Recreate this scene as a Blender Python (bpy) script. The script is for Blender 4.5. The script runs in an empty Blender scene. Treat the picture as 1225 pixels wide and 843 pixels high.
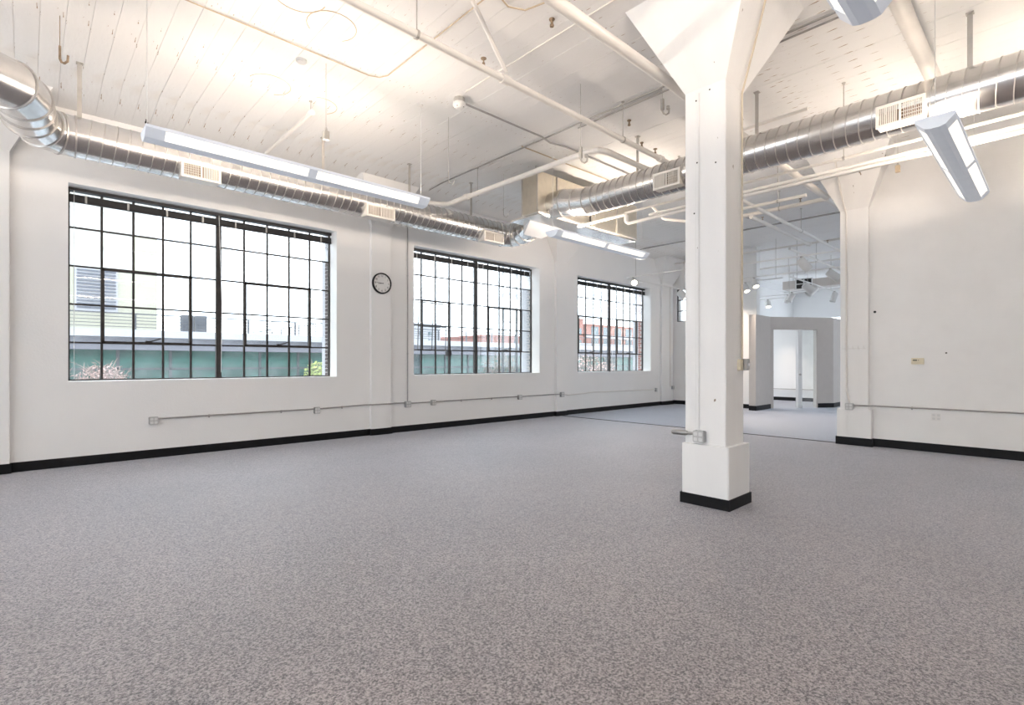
import bpy, math, random
from mathutils import Vector, Matrix
random.seed(7)
scene = bpy.context.scene
col = scene.collection

# ------------------------------------------------------------------ camera
cam_d = bpy.data.cameras.new('camera')
cam = bpy.data.objects.new('camera', cam_d)
col.objects.link(cam)
cam.location = (0, 0, 1.4)
cam.rotation_euler = (math.radians(90), 0, math.radians(46.774 - 90))
cam_d.sensor_width = 36.0
cam_d.lens = 618.0 / 1225.0 * 36.0
cam_d.shift_y = 13.0 / 1225.0
cam_d.clip_end = 400
scene.camera = cam

# ------------------------------------------------------------------ sky and exposure
world = bpy.data.worlds.new('overcast_sky')
scene.world = world
world.use_nodes = True
wn, wl = world.node_tree.nodes, world.node_tree.links
bg = wn['Background']
tc = wn.new('ShaderNodeTexCoord')
nz = wn.new('ShaderNodeTexNoise'); nz.inputs['Scale'].default_value = 2.2; nz.inputs['Detail'].default_value = 5
rp = wn.new('ShaderNodeValToRGB')
rp.color_ramp.elements[0].position = 0.35; rp.color_ramp.elements[0].color = (0.74, 0.86, 1.0, 1)
rp.color_ramp.elements[1].position = 0.65; rp.color_ramp.elements[1].color = (0.92, 0.96, 1.0, 1)
wl.new(tc.outputs['Generated'], nz.inputs['Vector'])
wl.new(nz.outputs['Fac'], rp.inputs['Fac'])
wl.new(rp.outputs['Color'], bg.inputs['Color'])
SKY = 2.35
bg.inputs['Strength'].default_value = SKY
FIXTURE_W = 22.0          # each of the two side-throwing lamps of a pendant
WARM = (1.0, 0.84, 0.70)
vs = scene.view_settings
vs.view_transform = 'Standard'; vs.look = 'None'; vs.gamma = 1.0; vs.use_curve_mapping = False
vs.exposure = 1.33

# ------------------------------------------------------------------ materials
def mat(name, c, rough=0.6, metal=0.0, var=0.06, scale=6.0, bump=0.0, bscale=None, spec=0.5, stretch=(1, 1, 1), emit=None):
    m = bpy.data.materials.new(name); m.use_nodes = True
    n, l = m.node_tree.nodes, m.node_tree.links
    b = n['Principled BSDF']
    b.inputs['Roughness'].default_value = rough
    b.inputs['Metallic'].default_value = metal
    b.inputs['Specular IOR Level'].default_value = spec
    t = n.new('ShaderNodeTexCoord')
    mp = n.new('ShaderNodeMapping'); mp.inputs['Scale'].default_value = stretch
    l.new(t.outputs['Object'], mp.inputs['Vector'])
    a = n.new('ShaderNodeTexNoise'); a.inputs['Scale'].default_value = scale; a.inputs['Detail'].default_value = 6
    l.new(mp.outputs['Vector'], a.inputs['Vector'])
    r = n.new('ShaderNodeValToRGB')
    r.color_ramp.elements[0].position = 0.3; r.color_ramp.elements[1].position = 0.7
    r.color_ramp.elements[0].color = tuple(max(0, x * (1 - var)) for x in c) + (1,)
    r.color_ramp.elements[1].color = tuple(min(1, x * (1 + var)) for x in c) + (1,)
    l.new(a.outputs['Fac'], r.inputs['Fac']); l.new(r.outputs['Color'], b.inputs['Base Color'])
    if bump:
        q = n.new('ShaderNodeTexNoise'); q.inputs['Scale'].default_value = bscale or scale * 8; q.inputs['Detail'].default_value = 4
        l.new(mp.outputs['Vector'], q.inputs['Vector'])
        bm = n.new('ShaderNodeBump'); bm.inputs['Strength'].default_value = bump; bm.inputs['Distance'].default_value = 0.01
        l.new(q.outputs['Fac'], bm.inputs['Height']); l.new(bm.outputs['Normal'], b.inputs['Normal'])
    if emit:
        b.inputs['Emission Color'].default_value = tuple(emit[0]) + (1,); b.inputs['Emission Strength'].default_value = emit[1]
    return m

def nodes_of(m): return m.node_tree.nodes, m.node_tree.links

def marks(m, scale, stretch, lo, hi, colour):
    """dark nail holes, chips and rust specks over a painted surface"""
    n, l = nodes_of(m); b = n['Principled BSDF']
    src = b.inputs['Base Color'].links[0].from_socket
    t = n.new('ShaderNodeTexCoord'); mp = n.new('ShaderNodeMapping'); mp.inputs['Scale'].default_value = stretch
    l.new(t.outputs['Object'], mp.inputs['Vector'])
    a = n.new('ShaderNodeTexNoise'); a.inputs['Scale'].default_value = scale; a.inputs['Detail'].default_value = 3
    l.new(mp.outputs['Vector'], a.inputs['Vector'])
    r = n.new('ShaderNodeValToRGB'); r.color_ramp.elements[0].position = lo; r.color_ramp.elements[1].position = hi
    l.new(a.outputs['Fac'], r.inputs['Fac'])
    x = n.new('ShaderNodeMix'); x.data_type = 'RGBA'
    l.new(r.outputs['Color'], x.inputs['Factor']); l.new(src, x.inputs['A']); x.inputs['B'].default_value = colour + (1,)
    l.new(x.outputs['Result'], b.inputs['Base Color'])

M = {}
M['wall'] = mat('white_wall_paint', (0.85, 0.845, 0.835), 0.62, var=0.015, scale=1.2, bump=0.12, bscale=45, spec=0.3)
M['brickwall'] = mat('white_painted_brick', (0.85, 0.845, 0.835), 0.6, var=0.02, scale=3, spec=0.3)
n, l = nodes_of(M['brickwall'])
t = n.new('ShaderNodeTexCoord'); mp = n.new('ShaderNodeMapping'); mp.inputs['Rotation'].default_value = (math.radians(90), 0, math.radians(90))
br = n.new('ShaderNodeTexBrick'); br.inputs['Scale'].default_value = 4.6; br.inputs['Mortar Size'].default_value = 0.012; br.inputs['Mortar Smooth'].default_value = 0.8
sp = n.new('ShaderNodeSeparateXYZ'); cb = n.new('ShaderNodeCombineXYZ')
l.new(t.outputs['Object'], sp.inputs['Vector']); l.new(sp.outputs['Y'], cb.inputs['X']); l.new(sp.outputs['Z'], cb.inputs['Y'])
l.new(cb.outputs['Vector'], br.inputs['Vector'])
bp = n.new('ShaderNodeBump'); bp.inputs['Strength'].default_value = 0.16; bp.inputs['Distance'].default_value = 0.01; bp.invert = True
l.new(br.outputs['Fac'], bp.inputs['Height']); l.new(bp.outputs['Normal'], n['Principled BSDF'].inputs['Normal'])
M['column'] = mat('white_column_paint', (0.85, 0.845, 0.835), 0.6, var=0.02, scale=2, bump=0.25, bscale=14, stretch=(3, 3, 0.35), spec=0.3)
marks(M['column'], 9, (1, 1, 0.6), 0.735, 0.76, (0.25, 0.20, 0.15))
M['ceiling'] = mat('white_concrete_ceiling', (0.85, 0.845, 0.835), 0.7, var=0.03, scale=0.9, bump=0.25, bscale=30, stretch=(1, 0.3, 1), spec=0.2)
marks(M['ceiling'], 4.0, (2.2, 0.55, 1), 0.69, 0.74, (0.42, 0.30, 0.20))
marks(M['ceiling'], 7.0, (5.0, 0.55, 1), 0.685, 0.71, (0.36, 0.25, 0.17))
marks(M['ceiling'], 1.1, (1, 0.4, 1), 0.62, 0.95, (0.62, 0.52, 0.40))
M['slab'] = mat('grey_joint_concrete', (0.72, 0.68, 0.63), 0.8, var=0.06, scale=3)
M['black'] = mat('black_rubber_base', (0.008, 0.008, 0.009), 0.5, var=0.2, scale=9, spec=0.2)
M['frame'] = mat('dark_steel_window_frame', (0.03, 0.024, 0.022), 0.45, var=0.3, scale=14)
M['blind'] = mat('black_blind', (0.02, 0.02, 0.021), 0.5, var=0.2)
M['clip'] = mat('grey_blind_clip', (0.45, 0.45, 0.44), 0.4, 0.6)
M['cord'] = mat('white_cord', (0.75, 0.75, 0.74), 0.6)
M['white'] = mat('white_metal', (0.80, 0.79, 0.77), 0.45, var=0.02)
M['pipe'] = mat('cream_painted_pipe', (0.78, 0.75, 0.71), 0.45, var=0.04, scale=4, bump=0.05)
M['fixture'] = mat('pale_blue_grey_luminaire_glow', (0.80, 0.85, 0.92), 0.4, var=0.02, emit=((0.75, 0.85, 1.0), 0.06))  # faint emission added to the unlit housing to lift its brightness
M['fixside'] = mat('pale_luminaire_end', (0.72, 0.73, 0.75), 0.4, var=0.02)
M['conduit'] = mat('galvanised_conduit', (0.42, 0.41, 0.40), 0.42, 0.8, var=0.1, scale=8)
M['strap'] = mat('dull_zinc_strap', (0.50, 0.48, 0.45), 0.55, 0.6, var=0.12, scale=5)
M['rust'] = mat('rusty_wire', (0.30, 0.22, 0.15), 0.7, 0.3, var=0.3, scale=20)
M['tanline'] = mat('tan_cable', (0.56, 0.45, 0.32), 0.6, var=0.15)
M['tanshade'] = mat('tan_shade_paint', (0.66, 0.57, 0.45), 0.6)  # tan tone imitates the soft shadow along the column conduit
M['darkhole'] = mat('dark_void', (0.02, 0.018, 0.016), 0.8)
M['boxmetal'] = mat('galvanised_electrical_box', (0.45, 0.45, 0.45), 0.4, 0.85, var=0.12, scale=12)
M['plate'] = mat('grey_outlet_plate', (0.52, 0.52, 0.51), 0.45, 0.2, var=0.05)
M['outlet'] = mat('pale_receptacle', (0.70, 0.70, 0.69), 0.4, var=0.03)
M['cream'] = mat('cream_plastic', (0.78, 0.70, 0.52), 0.45, var=0.03)
M['lcd'] = mat('thermostat_screen', (0.20, 0.19, 0.12), 0.3)
M['grille'] = mat('white_enamel_grille', (0.80, 0.76, 0.70), 0.45, var=0.02)
M['grilledark'] = mat('dark_brown_grille_back', (0.20, 0.13, 0.08), 0.8)  # dark brown backing behind the louvres
M['clockface'] = mat('white_clock_dial', (0.80, 0.79, 0.77), 0.4, var=0.02)
M['ink'] = mat('black_ink', (0.015, 0.015, 0.015), 0.5)
M['strip'] = mat('dark_floor_strip', (0.035, 0.035, 0.04), 0.5)
M['partition'] = mat('taupe_partition_paint', (0.60, 0.55, 0.51), 0.65, var=0.02, spec=0.3)
M['spotwhite'] = mat('white_spot_can', (0.70, 0.69, 0.67), 0.4, var=0.03)
M['sensor'] = mat('grey_detector', (0.52, 0.53, 0.54), 0.5)
# galvanised sheet with spangle
def galv(name, c, rough):
    m = mat(name, c, rough, 1.0, var=0.05, scale=10)
    n, l = nodes_of(m); b = n['Principled BSDF']
    t = n.new('ShaderNodeTexCoord'); v = n.new('ShaderNodeTexVoronoi'); v.inputs['Scale'].default_value = 120
    l.new(t.outputs['Object'], v.inputs['Vector'])
    mr = n.new('ShaderNodeMapRange'); mr.inputs['To Min'].default_value = rough - 0.02; mr.inputs['To Max'].default_value = rough + 0.03
    l.new(v.outputs['Color'], mr.inputs['Value']); l.new(mr.outputs['Result'], b.inputs['Roughness'])
    return m
M['galv'] = galv('galvanised_sheet', (0.70, 0.69, 0.68), 0.22)
M['galvpale'] = mat('pale_sheet_metal', (0.66, 0.68, 0.71), 0.45, 0.35, var=0.04)
M['galvbox'] = galv('galvanised_box', (0.62, 0.58, 0.50), 0.42)
M['seam'] = mat('dull_seam_metal', (0.55, 0.53, 0.51), 0.42, 0.95, var=0.05)
# carpet
def carpet(name, dark, light):
    m = bpy.data.materials.new(name); m.use_nodes = True
    n, l = nodes_of(m); b = n['Principled BSDF']; b.inputs['Roughness'].default_value = 0.6
    b.inputs['Sheen Weight'].default_value = 0.5; b.inputs['Sheen Tint'].default_value = (0.85, 0.9, 1.0, 1); b.inputs['Sheen Roughness'].default_value = 0.4
    b.inputs['Specular IOR Level'].default_value = 0.6
    t = n.new('ShaderNodeTexCoord')
    a = n.new('ShaderNodeTexNoise'); a.inputs['Scale'].default_value = 95; a.inputs['Detail'].default_value = 3; a.inputs['Roughness'].default_value = 0.7
    w = n.new('ShaderNodeTexNoise'); w.inputs['Scale'].default_value = 0.8; w.inputs['Detail'].default_value = 5
    l.new(t.outputs['Object'], a.inputs['Vector']); l.new(t.outputs['Object'], w.inputs['Vector'])
    r = n.new('ShaderNodeValToRGB')
    r.color_ramp.elements[0].position = 0.38; r.color_ramp.elements[0].color = dark + (1,)
    r.color_ramp.elements[1].position = 0.62; r.color_ramp.elements[1].color = light + (1,)
    l.new(a.outputs['Fac'], r.inputs['Fac'])
    wr = n.new('ShaderNodeMapRange'); wr.inputs['From Min'].default_value = 0.35; wr.inputs['From Max'].default_value = 0.65
    wr.inputs['To Min'].default_value = 0.92; wr.inputs['To Max'].default_value = 1.06
    l.new(w.outputs['Fac'], wr.inputs['Value'])
    x = n.new('ShaderNodeMix'); x.data_type = 'RGBA'; x.blend_type = 'MULTIPLY'; x.inputs['Factor'].default_value = 1
    l.new(r.outputs['Color'], x.inputs['A']); l.new(wr.outputs['Result'], x.inputs['B'])
    l.new(x.outputs['Result'], b.inputs['Base Color'])
    bm = n.new('ShaderNodeBump'); bm.inputs['Strength'].default_value = 0.6; bm.inputs['Distance'].default_value = 0.006
    l.new(a.outputs['Fac'], bm.inputs['Height']); l.new(bm.outputs['Normal'], b.inputs['Normal'])
    return m
M['carpet'] = carpet('speckled_taupe_carpet', (0.048, 0.040, 0.040), (0.405, 0.360, 0.358))
M['carpet2'] = carpet('speckled_blue_grey_carpet', (0.075, 0.078, 0.095), (0.29, 0.295, 0.34))
# glass
def glass(name, dirt, tint=(0.97, 0.985, 0.98)):
    m = bpy.data.materials.new(name); m.use_nodes = True
    n, l = nodes_of(m); n.remove(n['Principled BSDF']); o = n['Material Output']
    tr = n.new('ShaderNodeBsdfTransparent'); tr.inputs['Color'].default_value = tint + (1,)
    gl = n.new('ShaderNodeBsdfGlossy'); gl.inputs['Roughness'].default_value = 0.02
    fr = n.new('ShaderNodeFresnel'); ge = n.new('ShaderNodeNewGeometry'); io = n.new('ShaderNodeMapRange'); io.inputs['To Min'].default_value = 1.45; io.inputs['To Max'].default_value = 1 / 1.45; l.new(ge.outputs['Backfacing'], io.inputs['Value']); l.new(io.outputs['Result'], fr.inputs['IOR'])
    m1 = n.new('ShaderNodeMixShader'); l.new(fr.outputs['Fac'], m1.inputs['Fac']); l.new(tr.outputs[0], m1.inputs[1]); l.new(gl.outputs[0], m1.inputs[2])
    tl = n.new('ShaderNodeBsdfTranslucent'); tl.inputs['Color'].default_value = (0.95, 0.97, 1.0, 1)
    t = n.new('ShaderNodeTexCoord'); a = n.new('ShaderNodeTexNoise'); a.inputs['Scale'].default_value = 2.3; a.inputs['Detail'].default_value = 6
    l.new(t.outputs['Object'], a.inputs['Vector'])
    mr = n.new('ShaderNodeMapRange'); mr.inputs['From Min'].default_value = 0.35; mr.inputs['From Max'].default_value = 0.7
    mr.inputs['To Min'].default_value = dirt[0]; mr.inputs['To Max'].default_value = dirt[1]
    l.new(a.outputs['Fac'], mr.inputs['Value'])
    m2 = n.new('ShaderNodeMixShader'); l.new(mr.outputs['Result'], m2.inputs['Fac']); l.new(m1.outputs[0], m2.inputs[1]); l.new(tl.outputs[0], m2.inputs[2])
    l.new(m2.outputs[0], o.inputs['Surface'])
    return m
M['glass'] = glass('window_glass', (0.0, 0.05))
M['glassdirty'] = glass('cloudy_window_glass', (0.1, 0.5))
# glowing lenses
M['lens'] = mat('lit_luminaire_lens', (0.9, 0.88, 0.82), 0.4, emit=((1.0, 0.93, 0.82), 0.50))
M['bulb'] = mat('lit_lamp', (0.9, 0.88, 0.82), 0.4, emit=((1.0, 0.88, 0.68), 6.0))
# outdoors
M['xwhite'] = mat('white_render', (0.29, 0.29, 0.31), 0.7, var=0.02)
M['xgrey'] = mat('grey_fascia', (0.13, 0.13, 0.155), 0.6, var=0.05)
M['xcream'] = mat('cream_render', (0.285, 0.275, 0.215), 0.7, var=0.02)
M['xteal'] = mat('teal_glass', (0.028, 0.088, 0.074), 0.15, var=0.6, scale=0.6, stretch=(1, 1, 2.5))
M['xdark'] = mat('dark_green_glass', (0.018, 0.04, 0.043), 0.15, var=0.3, scale=0.8)
M['xframe'] = mat('dark_grey_mullion', (0.03, 0.037, 0.04), 0.5)
M['xlouvre'] = mat('slate_louvre', (0.05, 0.057, 0.078), 0.5)
M['xrail'] = mat('grey_railing', (0.045, 0.047, 0.055), 0.5)
M['xred'] = mat('red_brick', (0.24, 0.10, 0.075), 0.8, var=0.15, scale=2)
M['xbrick'] = mat('old_red_brick', (0.277, 0.099, 0.073), 0.85, var=0.4, scale=30)
M['xbrickdark'] = mat('dark_brown_brick', (0.059, 0.036, 0.033), 0.85, var=0.4, scale=30)  # dark brown variant of the outer brick edge
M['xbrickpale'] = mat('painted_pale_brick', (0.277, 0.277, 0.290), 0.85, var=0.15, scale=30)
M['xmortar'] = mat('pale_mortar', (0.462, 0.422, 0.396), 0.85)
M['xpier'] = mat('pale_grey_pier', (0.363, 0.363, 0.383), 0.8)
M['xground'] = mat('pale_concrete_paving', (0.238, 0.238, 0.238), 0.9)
M['twig'] = mat('pinkish_brown_twig', (0.251, 0.172, 0.145), 0.8, var=0.3)
M['twigdark'] = mat('dark_brown_twig', (0.132, 0.099, 0.079), 0.8, var=0.3)
M['blossom'] = mat('pale_pink_leaf', (0.409, 0.277, 0.251), 0.7, var=0.25)
M['leaf'] = mat('yellow_green_leaf', (0.264, 0.317, 0.079), 0.6, var=0.35)
M['glasswin'] = mat('blue_grey_window', (0.06, 0.095, 0.11), 0.15, var=0.3)

# ------------------------------------------------------------------ mesh helpers
def frame_of(d):
    d = Vector(d).normalized()
    u = Vector((0, 0, 1)) if abs(d.z) < 0.9 else Vector((1, 0, 0))
    a = d.cross(u).normalized()
    return d, a, d.cross(a).normalized()

class MB:
    def __init__(s): s.v = []; s.f = []
    def box(s, x0, x1, y0, y1, z0, z1):
        k = len(s.v)
        s.v += [(x, y, z) for z in (z0, z1) for y in (y0, y1) for x in (x0, x1)]
        s.f += [tuple(k + i for i in q) for q in ((0, 2, 3, 1), (4, 5, 7, 6), (0, 1, 5, 4), (2, 6, 7, 3), (0, 4, 6, 2), (1, 3, 7, 5))]
        return s
    def bevelbox(s, x0, x1, y0, y1, z0, z1, axis, c):
        """a box whose four edges along `axis` are chamfered by c"""
        lo = [x0, y0, z0]; hi = [x1, y1, z1]; i = 'xyz'.index(axis); a, b = [j for j in range(3) if j != i]
        ring = [(lo[a] + c, lo[b]), (hi[a] - c, lo[b]), (hi[a], lo[b] + c), (hi[a], hi[b] - c), (hi[a] - c, hi[b]), (lo[a] + c, hi[b]), (lo[a], hi[b] - c), (lo[a], lo[b] + c)]
        pts0, pts1 = [], []
        for p, q in ring:
            for store, w in ((pts0, lo[i]), (pts1, hi[i])):
                c3 = [0, 0, 0]; c3[a] = p; c3[b] = q; c3[i] = w; store.append(tuple(c3))
        return s.loft([pts0, pts1], True)
    def loft(s, rings, caps=True, closed=True):
        k = len(s.v); m = len(rings[0])
        for r in rings: s.v += [tuple(p) for p in r]
        for j in range(len(rings) - 1):
            for i in range(m if closed else m - 1):
                a, b = k + j * m + i, k + j * m + (i + 1) % m
                s.f.append((a, b, b + m, a + m))
        if caps:
            s.f.append(tuple(k + i for i in reversed(range(m))))
            s.f.append(tuple(k + (len(rings) - 1) * m + i for i in range(m)))
        return s
    def tube(s, pts, r, n=8, caps=True):
        pts = [Vector(p) for p in pts]; rs = r if isinstance(r, (list, tuple)) else [r] * len(pts)
        rings = []; a = None
        for i, p in enumerate(pts):
            if i == 0: d = pts[1] - p
            elif i == len(pts) - 1: d = p - pts[-2]
            else: d = (pts[i + 1] - p).normalized() + (p - pts[i - 1]).normalized()
            d.normalize()
            if a is None: _, a, b = frame_of(d)
            else:
                a = (a - d * a.dot(d)).normalized(); b = d.cross(a)
            k = 1.0
            if 0 < i < len(pts) - 1:
                k = 1.0 / max(0.6, d.dot((pts[i + 1] - p).normalized()))
            rings.append([p + (a * math.cos(2 * math.pi * q / n) + b * math.sin(2 * math.pi * q / n)) * rs[i] for q in range(n)])
        return s.loft(rings, caps)
    def rod(s, p, q, r, n=6): return s.tube([p, q], r, n)
    def lathe(s, p, d, prof, n=20, caps=True):
        d, a, b = frame_of(d); p = Vector(p)
        rings = [[p + d * t + (a * math.cos(2 * math.pi * q / n) + b * math.sin(2 * math.pi * q / n)) * max(r, 1e-4) for q in range(n)] for t, r in prof]
        return s.loft(rings, caps)
    def ringband(s, p, d, r0, r1, w, n=24):
        """a closed ring: square section between r0 and r1, width w"""
        d, a, b = frame_of(d); p = Vector(p); k = len(s.v)
        sec = [(-w / 2, r0), (w / 2, r0), (w / 2, r1), (-w / 2, r1)]
        for q in range(n):
            e = a * math.cos(2 * math.pi * q / n) + b * math.sin(2 * math.pi * q / n)
            s.v += [tuple(p + d * t + e * r) for t, r in sec]
        for q in range(n):
            for i in range(4):
                s.f.append((k + q * 4 + i, k + q * 4 + (i + 1) % 4, k + ((q + 1) % n) * 4 + (i + 1) % 4, k + ((q + 1) % n) * 4 + i))
        return s
    def prism(s, poly, z0, z1):
        return s.loft([[(x, y, z0) for x, y in poly], [(x, y, z1) for x, y in poly]])
    def quad(s, a, b, c, d):
        k = len(s.v); s.v += [tuple(a), tuple(b), tuple(c), tuple(d)]; s.f.append((k, k + 1, k + 2, k + 3)); return s

ORG = {}
def org(o): return ORG.get(o.name, Vector((0, 0, 0)))

def obj(name, mb, m, parent=None, smooth=True, at=None):
    if at is None:
        if parent is not None: at = org(parent)
        else:
            xs, ys, zs = zip(*mb.v)
            at = Vector(((min(xs) + max(xs)) / 2, (min(ys) + max(ys)) / 2, min(zs)))
    at = Vector(at)
    me = bpy.data.meshes.new(name)
    me.from_pydata([tuple(Vector(p) - at) for p in mb.v], [], mb.f)
    me.update()
    import bmesh
    bmm = bmesh.new(); bmm.from_mesh(me); bmesh.ops.recalc_face_normals(bmm, faces=bmm.faces); bmm.to_mesh(me); bmm.free()
    if smooth:
        me.polygons.foreach_set('use_smooth', [True] * len(me.polygons)); me.set_sharp_from_angle(angle=math.radians(38))
    me.materials.append(M[m])
    o = bpy.data.objects.new(name, me); col.objects.link(o)
    ORG[o.name] = at
    if parent is not None:
        o.parent = parent; o.location = at - org(parent)
    else: o.location = at
    return o

def inst(src, at, parent, name=None, rot=None):
    """a repeat that shares its source's mesh"""
    o = src.copy(); col.objects.link(o); o.parent = parent
    if name: o.name = name
    at = Vector(at); ORG[o.name] = at
    o.location = at - (org(parent) if parent is not None else Vector((0, 0, 0)))
    if rot is not None: o.rotation_euler = rot
    return o

def tag(o, label, cat, group=None, kind=None):
    o['label'] = label
    if cat: o['category'] = cat
    if group: o['group'] = group
    if kind: o['kind'] = kind
    return o

def thing(name, at, label, cat, group=None):
    o = bpy.data.objects.new(name, None); col.objects.link(o); o.location = at; o.empty_display_size = 0.1
    ORG[o.name] = Vector(at)
    return tag(o, label, cat, group)

def struct(o, label=None):
    o['kind'] = 'structure'
    if label: o['label'] = label
    return o

def struct_root(name, at, label=None):
    o = bpy.data.objects.new(name, None); col.objects.link(o); o.location = at; ORG[o.name] = Vector(at)
    return struct(o, label)

# ------------------------------------------------------------------ room shell
YL, XR, ZC = 9.23, 10.42, 4.97      # window wall, end wall with the wide opening, ceiling
XE, XF = 16.35, 28.0                # far cross wall, far back wall
XB, YB = -6.0, -7.0                 # walls behind the camera
SILL, HEAD = 1.155, 3.855
WIN = [(0.413, 4.203), (5.873, 9.653), (11.176, 14.92)]
WT = 0.34                           # inner wall leaf, up to the window frames

struct(obj('floor', MB().box(XB, XR, YB, YL, -0.1, 0.0), 'carpet'), 'speckled taupe carpet of the main room')
struct(obj('floor_back_room', MB().box(XR, XF, YB, YL, -0.1, 0.0), 'carpet2'), 'blue-grey carpet beyond the floor strip')
struct(obj('trim_1', MB().box(XR - 0.03, XR + 0.03, 2.6, YL, 0.0, 0.008), 'strip'), 'dark strip where the two carpets meet')

wall = MB()
xs = [XB]
for a, b in WIN:
    wall.box(xs[-1], a, YL, YL + WT, 0, 5.2); wall.box(a, b, YL, YL + WT, 0, SILL); wall.box(a, b, YL, YL + WT, HEAD, 5.2); xs.append(b)
for a, b, top in ((16.9, 20.8, 4.6), (21.2, 27.6, 3.5)):       # unseen far window bays added to light the far room
    wall.box(xs[-1], a, YL, YL + WT, 0, 5.2); wall.box(a, b, YL, YL + WT, 0, SILL); wall.box(a, b, YL, YL + WT, top, 5.2); xs.append(b)
    for k in range(1, 6): wall.box(a + (b - a) * k / 6 - .02, a + (b - a) * k / 6 + .02, YL + .3, YL + WT, SILL, top)
wall.box(xs[-1], XF, YL, YL + WT, 0, 5.2)
wl_ = struct(obj('wall_left', wall, 'wall', smooth=False), 'long white wall with three steel windows')
GRID = [-0.37, 5.09, 10.44, 15.86]
for i, x in enumerate(GRID):
    w = 0.215 if i != 3 else 0.36
    obj('pilaster', MB().bevelbox(x - w, x + w, YL - 0.07, YL + 0.01, 0, 4.9, 'z', 0.006), 'wall', wl_)
    # half capital flaring to the ceiling
    e = 0.40
    obj('capital', MB().loft([[(x - w, YL + .01, 4.10), (x - w, YL - 0.07, 4.10), (x + w, YL - 0.07, 4.10), (x + w, YL + .01, 4.10)],
                              [(x - w - e, YL + .01, 4.90), (x - w - e, YL - 0.07 - e, 4.90), (x + w + e, YL - 0.07 - e, 4.90), (x + w + e, YL + .01, 4.90)]]), 'wall', wl_, smooth=False)
# outer brick leaf beside each window: pale pier and toothed brick edge
for (a, b), brk in zip(WIN, ('xbrickdark', 'xbrickpale', 'xbrick')):
    obj('outer_pier', MB().box(b + 0.02, b + 0.5, YL + WT + 0.12, YL + WT + 0.36, 0.6, 4.6), 'xpier', wl_)
    obj('outer_mortar', MB().box(b - 0.005, b + 0.3, YL + WT, YL + WT + 0.12, 0.9, 4.2), 'xmortar', wl_)
    bm_ = MB(); z = 0.95; k = 0
    while z < 4.1:
        d = 0.10 if k % 2 else 0.06
        bm_.box(b - 0.022, b + 0.1, YL + WT + 0.112 - d, YL + WT + 0.125, z, z + 0.058); z += 0.072; k += 1
    o = obj('brick_edge', bm_, brk, wl_, smooth=False); o['kind'] = 'stuff'

ceil = struct(obj('ceiling', MB().box(XB, XF, YB, YL + WT, 5.0, 5.2), 'slab'), 'white board-marked concrete ceiling')
x = -3.2
ceil_src = []
for k in range(6):
    w = 0.200 - 0.0025
    y0, y1 = YB, 8.25
    b = MB(); zz = ZC + 0.0012 * ((k * 5) % 4)
    prof = [(y0, zz), (y1, zz), (YL, 4.845 + (zz - ZC))]
    for (ya, za), (yb, zb) in zip(prof, prof[1:]):
        b.loft([[(-w / 2, ya, za), (w / 2, ya, za), (w / 2, ya, 5.02), (-w / 2, ya, 5.02)], [(-w / 2, yb, zb), (w / 2, yb, zb), (w / 2, yb, 5.02), (-w / 2, yb, 5.02)]], False)
    ceil_src.append(obj('board', b, 'ceiling', ceil, smooth=False, at=(0, 0, 0)))
order = []
k = 0
while x < 27.8:
    if k < 6:
        o = ceil_src[k]; ORG[o.name] = Vector((x, 0, 0)); o.location = Vector((x, 0, 0)) - org(ceil)
    else:
        inst(ceil_src[random.randrange(6)], (x, 0, 0), ceil)
    x += 0.2; k += 1

# end wall with pilaster at the opening
wr = struct(obj('wall_right', MB().box(XR, XR + 0.3, YB, 2.62, 0, 5.2), 'brickwall', smooth=False), 'white painted brick end wall right of the opening')
PX = 10.34
obj('pilaster', MB().bevelbox(PX, XR + 0.3, 2.23, 2.645, 0, 4.05, 'z', 0.006), 'column', wr)
obj('plinth', MB().bevelbox(PX - 0.03, XR + 0.32, 2.18, 2.69, 0, 0.62, 'z', 0.008), 'column', wr)
obj('capital', MB().loft([[(PX, 2.23, 4.04), (PX, 2.645, 4.04), (XR + .3, 2.645, 4.04), (XR + .3, 2.23, 4.04)],
                          [(PX - .4, 1.85, 4.98), (PX - .4, 3.06, 4.98), (XR + .7, 3.06, 4.98), (XR + .7, 1.85, 4.98)]]), 'column', wr, smooth=False)
# walls behind the camera, with unseen window openings added for fill light
def windowed(u0, u1, openings, axis, c0, c1, top=4.2):
    m = MB(); p = u0
    def B(a, b, z0, z1): m.box(*((c0, c1, a, b) if axis == 'y' else (a, b, c0, c1)), z0, z1)
    for a, b in openings:
        B(p, a, 0, 5.2); B(a, b, 0, SILL); B(a, b, top, 5.2); p = b
        for k in range(1, 6): B(a + (b - a) * k / 6 - .02, a + (b - a) * k / 6 + .02, SILL, top)
    B(p, u1, 0, 5.2)
    return m
struct(obj('wall_rear', windowed(YB, YL, [(-6.0, -2.2), (-0.8, 3.0), (4.4, 8.2)], 'y', XB - 0.2, XB), 'wall', smooth=False), 'white wall behind the viewer with added window openings')
struct(obj('wall_front', windowed(XB, XF, [(11.2, 15.0), (21.8, 25.6)], 'x', YB - 0.2, YB), 'wall', smooth=False), 'white wall opposite the steel windows with added window openings')
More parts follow.
